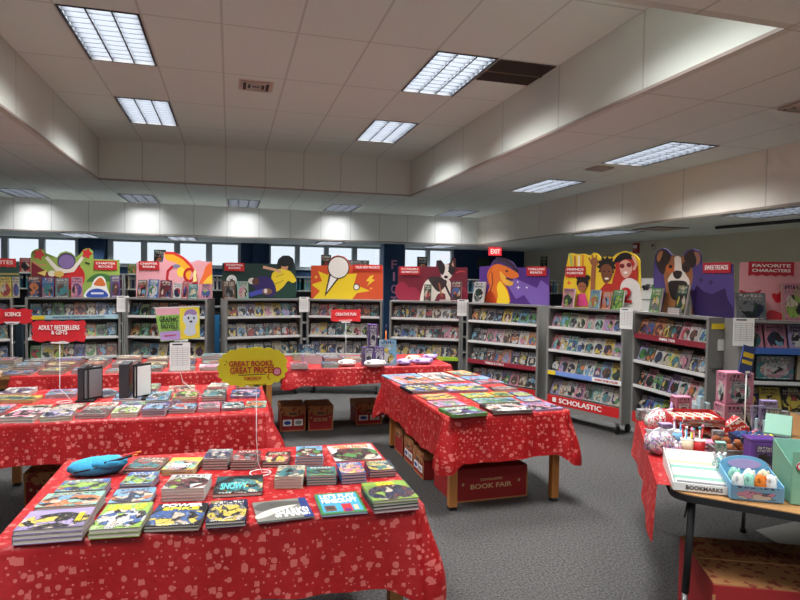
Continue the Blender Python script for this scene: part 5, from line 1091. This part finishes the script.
for x, y, lean in ((2.03, 2.26, (-.03, .01)), (2.80, 3.50, (.0, .02)), (3.36, 3.26, (.01, .02)), (2.95, 1.42, (0, -.02)), (3.8, 2.4, (.02, 0))):
    x -= T0.x; y -= T0.y; b = MB(); b.tube([(x, y, HT-.035), (x+lean[0]*.6, y+lean[1]*.6, .27)], .0165, RUBBER, 10); l = b.build('leg', o)
    b = MB(); b.tube([(x+lean[0]*.6, y+lean[1]*.6, .29), (x+lean[0], y+lean[1], .02)], .0125, CHROME, 10); b.build('leg_extension', l)
    b = MB(); b.lathe([(.02, 0), (.02, .02), (.012, .03)], RUBBER, (x+lean[0], y+lean[1], 0), 12); b.build('leg_glide', l)
b = MB(); b.tube([(2.0-T0.x, 2.27-T0.y, HT-.12), (2.13-T0.x, 2.38-T0.y, HT-.035)], .005, RUBBER, 6); b.build('brace', o)
# red cloth over its left side
b = MB(); A = Vector((1.935, 2.36, 0)); B = Vector((2.83, 3.70, 0)); dv = (B-A); L = dv.length; dv.normalize(); nv = Vector((-dv.y, dv.x, 0)); k = b.mi(CLOTH)
nx_, ROW = 46, 16; V = []
for j in range(ROW+4):
    row = []
    for i in range(nx_+1):
        s_ = i/nx_; t = max(0, (j-3)/ROW); near = math.exp(-(s_/.16)**2)
        if j < 3: p = A+dv*s_*L-nv*(.30*(1-j/3)*min(1, .15+s_*3)); p.z = HT+.004
        else:
            drop = (.235+.01*near)*t; out = .012+.022*t+.007*math.sin(s_*24)*t+.012*math.sin(s_*9)*t
            p = A+dv*(s_*L-.09*near*t)+nv*out; p.z = HT+.004-drop
        row.append((b.bm.verts.new(p), (s_*L, (-.3*(1-j/3) if j < 3 else (.4*t)))))
    V.append(row)
for j in range(len(V)-1):
    for i in range(nx_):
        q = [V[j][i], V[j+1][i], V[j+1][i+1], V[j][i+1]]; f = b.bm.faces.new([v[0] for v in q]); f.smooth = True; f.material_index = k
        for l, v in zip(f.loops, q): l[b.uvl].uv = v[1]
tag(b.build('tablecloth'), 'red printed cloth hanging in folds over the left side of the toy table', 'tablecloth')
# wide box under the toy table and pale mat
o = fair_box(2.52, 2.26, -.44, .72, .52, .34, 'big kraft-topped red carton under the toy table', lid=False, labels=False, txt=False)
for c in o.children:
    if c.name.startswith('lid'): bpy.data.objects.remove(c)
b = MB(); b.box((-.0, 0, .343), (.715, .515, .006), KRAFT); b.build('carton_top', o)
b = MB(); b.box((0, 0, .3475), (.70, .012, .003), KRAFTP); b.build('top_seam', o)
lettering('BOOK FAIR', mat((130, 50, 36), .7, 0, 'brown_red_print'), o, (.05, .1, .3475), .4, .07, flat=True)
MATM = mat((128, 126, 118), .8, 0, 'pale_floor_mat', .06, 20)
pts = [atz(755, 531, 0), atz(800, 521, 0), atz(900, 500, 0), atz(860, 590, 0)]
b = MB(); b.prism([(p.x, p.y) for p in pts], .001, .006, MATM); tag(b.build('floor_mat'), 'pale floor mat on the carpet behind the toy table', 'mat')

Z = HT+.005
TZ = lambda x, y, h=0: atz(x, y, Z+h)
def put(px_, py, h=0): q = atz(px_, py, Z+h); return (q.x, q.y, Z+h)
def open_tray(name, lab, cat, loc, rz, w, d, h, art, arch=0, wall='white'):
    o = thing(name, lab, cat, loc, rz); t = .004; m = mat(wall, .6)
    b = MB(); b.box((0, 0, t/2), (w, d, t), m); b.build('tray_base', o)
    b = MB(); fh = .98 if h > .2 else .62
    b.box((0, -d/2, h*fh/2), (w, t, h*fh), COVER if h < .2 else m); x = b.build('front_panel', o); paint(x, *art)
    for s_ in (-1, 1): b = MB(); b.prism([(-d/2, 0), (d/2, 0), (d/2, h), (-d/2, h*.7)], s_*w/2-t/2, s_*w/2+t/2, m, 'x'); b.build('side_panel', o)
    top = [(-w/2, 0), (w/2, 0), (w/2, h)]+([(w/2*math.cos(PI*i/12), h+arch*math.sin(PI*i/12)) for i in range(1, 12)] if arch else [])+[(-w/2, h)]
    b = MB(); b.prism(top, d/2-t/2, d/2+t/2, mat(art[0], .5), 'y'); b.build('back_panel', o); return o
RZT = -.35
# bookmarks tray
P1 = TZ(664, 494); P2 = TZ(722, 500); P3 = TZ(657, 459)
w_ = (P2-P1).length; rz_ = math.atan2((P2-P1).y, (P2-P1).x); 
def inbox(origin, rz, x, y, z=0): c, s = math.cos(rz), math.sin(rz); return (origin[0]+c*x-s*y, origin[1]+s*x+c*y, origin[2]+z)
bo = (2.152, 2.388, Z); brz = -.576
o = thing('bookmark_tray', 'white stepped tray of bookmarks at the near left corner of the toy table', 'tray', bo, brz)
b = MB(); b.box((0, 0, .003), (.232, .40, .006), WHITEP); b.box((0, -.20, .018), (.232, .005, .036), WHITEP)
for s_ in (-1, 1): b.prism([(-.20, 0), (.20, 0), (.20, .09), (-.20, .036)], s_*.116-.002, s_*.116+.002, WHITEP, 'x')
b.build('tray_body', o); lettering('BOOKMARKS', lettersD, o, (.01, -.204, .018), .15, .018)
r = random.Random(5)
for i in range(13):
    y = -.175+i*.029; c = r.choice(['white', 'white', 'cream', 'white', 'white', 'mint', 'white'])
    q = inbox(bo, brz, 0, y, .012+i*.0035); k = thing('bookmark_pack', '%s pack of bookmarks, %s row from the front of the bookmark tray' % (adj(c), ORD[min(i, 11)] if i < 12 else 'last'), 'bookmarks', q, brz, 'bookmark packs in the tray')
    b = MB(); b.box((0, 0, .018), (.218, .016, .036), mat(c, .4), M=Matrix.Rotation(-.5, 4, 'X')); b.build('cards', k)
    b = MB(); b.box((0, -.010, .024), (.20, .002, .010), mat(r.choice(['pink', 'teal', 'grey', 'black']), .4), M=Matrix.Rotation(-.5, 4, 'X')); b.build('printed_band', k)
# blue arched display box with plush keyrings
bb = (2.248, 2.158, Z); bz = -.515
o = open_tray('display_box', 'pale blue arched display box of white plush toys at the front of the toy table', 'display box', bb, bz, .205, .19, .10, ('skyblue', 'pink', 'cream', 61.), .045, 'skyblue')
b = MB(); b.prism(ell(0, .108, .07, .022), .088, .0925, mat('lavender', .5), 'y'); b.build('arch_print', o)
for i, (x, y, c) in enumerate(((-.066, -.05, 'white'), (-.022, -.045, 'mint'), (.022, -.05, 'orange'), (.066, -.045, 'white'), (-.06, .03, 'mint'), (0, .025, 'white'), (.06, .03, 'cream'))):
    q = inbox(bb, bz, x, y, .006); k = thing('plush_keyring', '%s plush keyring, %s in the pale blue arched display box' % (c, ORD[i]), 'plush toy', q, 0)
    plush(c, .05, .05, .10, 70+i)(k)
# green display boxes at the right
q = (2.49, 2.045, Z); o = open_tray('display_box', 'green display box with a round white badge at the right edge of the toy table', 'display box', q, -.5, .27, .22, .23, ('mint', 'green', 'white', 66.), .0, (120, 168, 140))
b = MB(); b.prism(ell(-.035, .165, .088, .034, n=40), -.117, -.1135, mat('white', .5), 'y'); b.build('badge', o)
b = MB(); b.prism(ring(-.035, .165, .085, .031, .005, 40)[:-1], -.119, -.1175, lettersR, 'y'); b.build('badge_ring', o)
lettering('Stickers', lettersB, o, (-.035, -.120, .168), .12, .028)
def mint_stand(loc, rz, lab, h=.2, w=.12):
    o = thing('display_stand', lab, 'display stand', loc, rz)
    b = MB(); b.prism([(-.06, 0), (.06, 0), (.06, h), (.02, h*1.08), (-.06, h*.55)], -w/2, w/2, mat((128, 176, 152), .5, 0, 'mint_card'), 'x'); b.build('stand_body', o)
    b = MB(); b.box((0, -.063, h*.3), (w*.9, .004, h*.4), COVER); x = b.build('front_print', o); paint(x, 'lavender', 'mint', 'white', 8.); return o
mint_stand((3.02, 2.72, Z), -.9, 'tall mint green display stand behind the badge box', .18, .13)
# purple tins, capped markers, baskets
def lidded_tin(loc, rz, lab, w, d, h, c, seed):
    o = thing('storage_tin', lab, 'tin', loc, rz)
    b = MB(); b.box((0, 0, h/2), (w, d, h), mat(c, .35), bev=.008); b.build('tin_body', o)
    b = MB(); b.box((0, 0, h+.006), (w+.008, d+.008, .014), mat(c, .3), bev=.004); b.build('tin_lid', o)
    b = MB(); b.box((0, -d/2-.001, h*.5), (w*.76, .002, h*.74), COVER); x = b.build('front_print', o); paint(x, c, 'navy', 'white', seed)
lidded_tin(TZ(765, 472) + Vector((.02, .05, 0)), -.35, 'violet box with a dark printed panel behind the arched box', .13, .09, .15, 'purple', 31.)
def marker_mesh():
    b = MB(); b.lathe([(.011, 0), (.011, .10), (.013, .102), (.013, .135), (.008, .145)], mat('yellow'), n=12); return b
q0 = atz(761, 446, Z+.10)
for i, x in enumerate((752.5, 759, 765.5, 771)):
    q = atz(x, 434.5, Z+.125); k = thing('marker', 'yellow topped marker, %s from left behind the violet box' % ORD[i], 'marker', (q.x, q.y, Z), 0, 'yellow topped markers')
    b = MB(); b.lathe([(.010, 0), (.010, .08)], mat('navy'), n=12); b.build('barrel', k); b = MB(); b.lathe([(.013, .0805), (.013, .115), (.007, .125)], mat('yellow'), n=12); b.build('cap', k)
def basket(loc, rz, lab, w, d, h, c):
    o = thing('basket', lab, 'basket', loc, rz); b = MB(); m = mat(c, .4)
    b.box((0, 0, .003), (w, d, .006), m)
    for s_ in (-1, 1): b.box((s_*w/2, 0, h/2), (.005, d, h), m); b.box((0, s_*d/2, h/2), (w+.005, .005, h), m)
    b.build('basket_body', o); b = MB()
    for s_ in (-1, 1): b.box((s_*w/2, 0, h), (.012, d+.012, .008), m); b.box((0, s_*d/2, h), (w+.012, .012, .008), m)
    b.build('basket_rim', o)
bq = TZ(734, 460); bk_ = (bq.x+.02, bq.y+.05, Z); basket(bk_, -.35, 'clear basket heaped with brown fuzzy keyrings on the toy table', .17, .13, .05, 'grey')
r = random.Random(9)
for i in range(10):
    x, y = (-.055+.037*(i % 4), -.04+.04*(i//4)); k = thing('fuzzy_keyring', 'brown fuzzy keyring, %s in the brown heap on the toy table' % ORD[i], 'keyring', inbox(bk_, -.35, x, y, .007+.028*(i % 3)), 0, 'brown fuzzy keyrings')
    b = MB(); b.blob((0, 0, .022), .022, mat((150, 84, 48), .95, 0, 'brown_fuzz', .35, 160), .30, 2, i); b.build('fuzz', k)
    b = MB(); b.tube([(.0, -.02, .045), (.008, -.026, .058), (-.004, -.024, .062)], .003, CHROME, 5); b.build('clip', k)
bq = atz(750, 432, Z+.11); bk_ = (bq.x, bq.y, Z); basket(bk_, -.35, 'dark basket of blue fuzzy balls behind the yellow markers', .17, .12, .09, 'navy')
for i in range(8):
    k = thing('fuzzy_ball', 'dark blue fuzzy ball, %s in the dark basket' % ORD[i], 'toy ball', inbox(bk_, -.35, -.055+.036*(i % 4), -.028+.055*(i//4), .058), 0, 'dark blue fuzzy balls')
    b = MB(); b.blob((0, 0, .025), .026, mat((36, 62, 110), .9, 0, 'blue_fuzz', .2, 120), .2, 2, i+40); b.build('fuzz', k)
# red trays and polka dot pouch
DOT = blotch_material('polka_dot', ['red', 'red', 'red', 'white'], 90, .5, 0.)
for i, (x, y, h_, lb) in enumerate(((700, 439, 0, 'red gift tray with white packets, lower of the two red trays'), (700, 439, .075, 'red gift tray with white packets, upper of the two red trays'))):
    q = TZ(x, y); L_ = (q.x+.03, q.y+.10, Z+h_)
    o = open_tray('gift_tray', lb, 'tray', L_, -.32, .30, .2, .065, ('red', 'white', 'orange', 71.+i), 0, 'red')
    for j in range(5):
        k = thing('gift_packet', 'white and red packet, %s in the %s red tray' % (ORD[j], 'lower' if i == 0 else 'upper'), 'packet', inbox(L_, -.32, -.11+.055*j, 0, .006), -.32, 'packets in the %s red tray' % ('lower' if i == 0 else 'upper'))
        b = MB(); b.box((0, 0, .022), (.045, .15, .044), blotch_material('packet_print', ['white', 'white', 'orange', 'red', 'cream'], 60, .5) if j == 0 and i == 0 else bpy.data.materials['packet_print'], bev=.008); b.build('packet_body', k)
        b = MB(); b.box((0, -.078, .022), (.04, .006, .02), mat('red')); b.build('packet_seal', k)
q = TZ(738, 436); o = thing('polka_dot_pouch', 'red pouch with white polka dots beside the pink boxes', 'pouch', (q.x, q.y+.03, Z), -.3)
b = MB(); b.prism([(-.08, 0), (.08, 0), (.075, .05), (.01, .12), (-.07, .05)], -.03, .03, DOT, 'y'); b.build('pouch_body', o); b = MB(); b.tube([(-.07, -.032, .055), (.01, -.032, .115), (.075, -.032, .055)], .003, WHITEP, 6); b.build('zip', o)
# striped board, pink hearts box, small boxes
q = TZ(707, 453); o = thing('striped_pencil_case', 'pink and navy striped pencil case in front of the red trays', 'pencil case', (q.x, q.y+.04, Z), -.3)
b = MB(); b.box((0, 0, .03), (.2, .08, .06), mat('pink'), bev=.012); b.build('case_body', o); b = MB()
for i in range(4): b.box((0, -.0405, .012+i*.012), (.19, .003, .005), mat('navy' if i % 2 else 'white'))
b.build('stripes', o)
# pink boxes tower
q = TZ(740, 430); P_ = (q.x+.02, q.y+.07, Z)
carton('doll_box', 'larger pink toy box at the bottom of the pink pair', 'box', P_, -.25, (.205, .13, .155), ('pink', 'white', 'lavender', 81))
carton('doll_box', 'pink doll box with a clear window standing on the larger pink box', 'box', (P_[0]-.005, P_[1], Z+.16), -.25, (.18, .12, .205), ('pink', 'white', 'teal', 82), 'teal')
q = TZ(684.5, 418); carton('pink_gift_box', 'deep pink patterned gift box at the back left of the toy table', 'box', (q.x, q.y+.04, Z), -.2, (.115, .08, .145), ('pink', 'maroon', 'red', 83))
# crystal castle blocks
q = TZ(703, 419); CR = (q.x, q.y+.03, Z); o = thing('crystal_castle', 'pale grey-blue crystal castle toy right of the deep pink gift box', 'toy', CR, -.2)
CM = mat((160, 184, 190), .2, 0, 'crystal_plastic', .08, 60)
for x, h_ in ((-.045, .10), (0, .155), (.045, .11)):
    b = MB(); b.box((x, 0, h_/2), (.04, .06, h_), CM, top=(.75, .75), bev=.004); b.build('turret', o)
q = TZ(671, 420); o = thing('unicorn_wand', 'small lilac spiral wand standing at the back left of the toy table', 'toy', (q.x, q.y, Z), 0)
b = MB(); b.lathe([(.022, 0), (.022, .02), (.014, .03), (.018, .06), (.011, .09), (.003, .125)], mat('lavender')); b.build('wand_body', o); b = MB(); b.lathe([(.026, 0), (.026, .006)], mat('white')); b.build('wand_base', o)
# bags of trinkets
def bag(loc, rz, lab, w, d, h, cs, seed):
    o = thing('trinket_bag', lab, 'bag', loc, rz); m = blotch_material('bag_print_%d' % seed, cs, 110, .25, 1.)
    b = MB(); b.blob((0, 0, h*.45), .5, m, .13, 2, seed, (w, d, h)); 
    for v in b.bm.verts: v.co.z = max(0, v.co.z)
    b.build('bag_body', o)
    b = MB(); b.prism([(-w*.34, h*.72), (-w*.48, h*1.0), (-w*.2, h*.94), (0, h*1.05), (w*.25, h*.95), (w*.48, h*1.03), (w*.34, h*.72)], -.008, .008, mat((214, 212, 214), .2, 0, 'cellophane'), 'y'); b.build('bag_top', o)
bag(put(659, 454)[:2]+(Z,), -.3, 'silver and pink trinket bag at the left of the toy table', .17, .12, .14, ['white', 'pink', 'grey', 'lavender', 'white'], 5)
q = TZ(662, 432); bag((q.x, q.y+.04, Z), -.3, 'white and red trinket bag behind the silver and pink one', .19, .13, .14, ['white', 'pink', 'red', 'white', 'mint'], 6)
bag(put(676, 458)[:2]+(Z,), -.3, 'pale lilac trinket bag beside the bookmark tray', .06, .05, .09, ['lavender', 'white', 'grey', 'pink'], 7)
bag(put(719, 480)[:2]+(Z,), -.3, 'teal and silver trinket bag between bookmark tray and arched box', .06, .08, .13, ['teal', 'white', 'grey', 'mint'], 8)
for i, (x, y, w_, d_, h_, a_, lb) in enumerate(((668, 441, .07, .05, .10, ('lavender', 'white', 'skyblue'), 'lilac and silver toy packet standing between the trinket bags'), (720, 447, .06, .04, .09, ('grey', 'white', 'pink'), 'silver toy packet beside the striped pencil case'), (723, 462, .05, .04, .10, ('mint', 'white', 'grey'), 'pale mint packet at the back right of the bookmark tray'),
    (716, 425, .07, .05, .08, ('white', 'pink', 'lavender'), 'small white and pink box behind the red gift trays'), (771, 425, .10, .05, .16, ('lavender', 'grey', 'white'), 'lilac and grey packet right of the pink boxes'), (785, 436, .07, .05, .15, ('grey', 'white', 'lavender'), 'grey printed packet beside the mint stand'), (648, 421, .10, .07, .07, ('grey', 'mint', 'white'), 'grey and mint box at the far left corner of the toy table'), (777, 463, .05, .04, .11, ('skyblue', 'white', 'navy'), 'slim pale blue packet between the violet box and badge box'))):
    q = TZ(x, y); carton('toy_packet', lb, 'packet', (q.x, q.y+d_/2, Z), -.3-.1*i % .3, (w_, d_, h_), a_+(95.+i,))
# pen cups
def cup(px_, py, c, lab, pens, seed):
    q = TZ(px_, py); o = thing('pen_cup', lab, 'cup', (q.x, q.y, Z)); b = MB(); b.lathe([(.03, 0), (.035, .09), (.033, .09), (.028, .004)], mat(c, .4)); b.build('cup_body', o)
    b = MB(); b.lathe([(.0355, .086), (.037, .088), (.0355, .092)], WHITEP); b.build('cup_rim', o); r = random.Random(seed)
    for i, pc in enumerate(pens):
        t = 2*PI*i/len(pens); k = thing('pen', '%s pen, %s in the %s pen cup' % (adj(pc), ORD[i], adj(c)), 'pen', (q.x+.014*math.cos(t), q.y+.014*math.sin(t), Z+.006), 0, 'pens in the %s cup' % adj(c))
        e = (.012*math.cos(t), .012*math.sin(t), .135+r.uniform(-.01, .015)); b = MB(); b.tube([(0, 0, 0), e], .0042, mat(pc), 8); b.build('barrel', k)
        b = MB(); b.blob((e[0], e[1], e[2]+.008), .009, mat(r.choice(['pink', 'white', 'teal', 'red'])), .1, 1, i); b.build('topper', k)
cup(687, 455, 'cream', 'cream pen cup on the toy table behind the bookmark tray', ['mint', 'white', 'red', 'skyblue', 'yellow'], 1)
cup(698, 456, 'red', 'red pen cup beside the cream one', ['red', 'pink', 'white'], 2)
cup(677, 446, 'skyblue', 'sky blue pen cup behind the trinket bags', ['blue', 'lavender', 'white', 'skyblue'], 3)
cup(751, 457, 'teal', 'teal pen cup near the brown fuzzy heap', ['teal', 'navy', 'white'], 4)
for i, (x, y, c) in enumerate(((765, 436, 'lavender'), (773, 438, 'grey'), (757, 434, 'lavender'))):
    q = TZ(x, y); o = thing('toy_pack', '%s toy blister pack, %s from left behind the mint stand' % (c, ORD[i]), 'toy pack', (q.x, q.y, Z), -.3)
    b = MB(); b.box((0, 0, .09), (.08, .02, .18), COVER); x_ = b.build('backing_card', o); paint(x_, c, 'white', 'teal', 90+i); b = MB(); b.box((0, -.02, .06), (.05, .03, .09), CM, bev=.008); b.build('blister', o)
q = TZ(752, 434); o = thing('black_pointer', 'black stick pen lying tilted by the pink boxes', 'pen', (q.x, q.y, Z)); b = MB(); b.tube([(0, 0, .01), (-.07, .02, .17)], .007, RUBBER, 8); b.build('pen_body', o); b = MB(); b.tube([(-.07, .02, .17), (-.075, .0215, .185)], .004, CHROME, 8); b.build('pen_tip', o)
# sign on rod above the pink boxes
Ys = 3.0; c = atY(747, 357, Ys); o = thing('rod_sign', 'blue and yellow sign tilted on a clear rod above the pink toy boxes', 'sign', (c.x, Ys, Z), 0)
b = MB(); z0 = atY(747, 372, Ys).z-Z; b.tube([(0, 0, .004), (0, 0, z0)], .004, WHITEP, 8); b.build('rod', o)
b = MB(); b.lathe([(.04, 0), (.04, .006)], WHITEP); b.build('rod_base', o)
b = MB(); M_ = Matrix.Rotation(.1, 4, 'Z') @ Matrix.Rotation(.25, 4, 'Y'); b.box((0, 0, z0+.075), (.105, .006, .17), mat((56, 74, 130), .5, 0, 'blue_card'), M=M_); s_ = b.build('sign_card', o)
b = MB(); b.box(M_ @ Vector((0, -.005, .03)) + Vector((0, 0, z0+.075)), (.085, .003, .03), mat('yellow'), M=M_); b.box(M_ @ Vector((0, -.005, -.015)) + Vector((0, 0, z0+.075)), (.085, .003, .022), mat('yellow'), M=M_); b.build('yellow_print', s_)
b = MB(); b.box((0, -.006, z0), (.03, .012, .012), WHITEP); b.build('clip', o)
# blue fuzzy pouch on the nearest table
q = atz(97, 473, TH+.01); o = thing('fuzzy_pouch', 'fluffy bright blue pouch crumpled at the back left of the nearest table', 'pouch', (q.x, q.y, TH+.008), .1)
FZ = mat((56, 150, 190), .95, 0, 'blue_fur', .25, 60)
b = MB(); b.blob((0, 0, .035), .5, FZ, .06, 3, 3, (.25, .15, .085))
for v in b.bm.verts: v.co.z = max(0, v.co.z)
b.build('pouch_body', o)
b = MB(); b.blob((.05, -.02, .055), .5, FZ, .07, 3, 8, (.17, .13, .06)); b.build('pouch_flap', o)
b = MB(); b.tube([(-.09, -.06, .03), (0, -.072, .045), (.1, -.05, .05)], .004, RUBBER, 6); b.build('zip', o)
for i, (dx, dy, c, lb) in enumerate(((.13, .0, 'red', 'red capped pen poking out of the fluffy blue pouch'), (.12, -.05, 'black', 'black striped pen lying on the fluffy blue pouch'))):
    k = thing('pen', lb, 'pen', (q.x+dx-.02, q.y+dy, TH+.075), .35); b = MB(); b.tube([(-.06, 0, 0), (.06, 0, .015)], .006, mat(c), 8); b.build('barrel', k); b = MB(); b.tube([(.06, 0, .015), (.085, 0, .018)], .004, mat('orange'), 8); b.build('cap', k)

# ------------------------------------------------------------------ sky, exposure
wd = bpy.data.worlds.new('world'); bpy.context.scene.world = wd; wd.use_nodes = True
bg = wd.node_tree.nodes['Background']; bg.inputs[0].default_value = (.80, .90, 1.0, 1); bg.inputs[1].default_value = .34
vs = bpy.context.scene.view_settings; vs.view_transform = 'Standard'; vs.look = 'None'; vs.gamma = 1; vs.use_curve_mapping = False; vs.exposure = 1.72
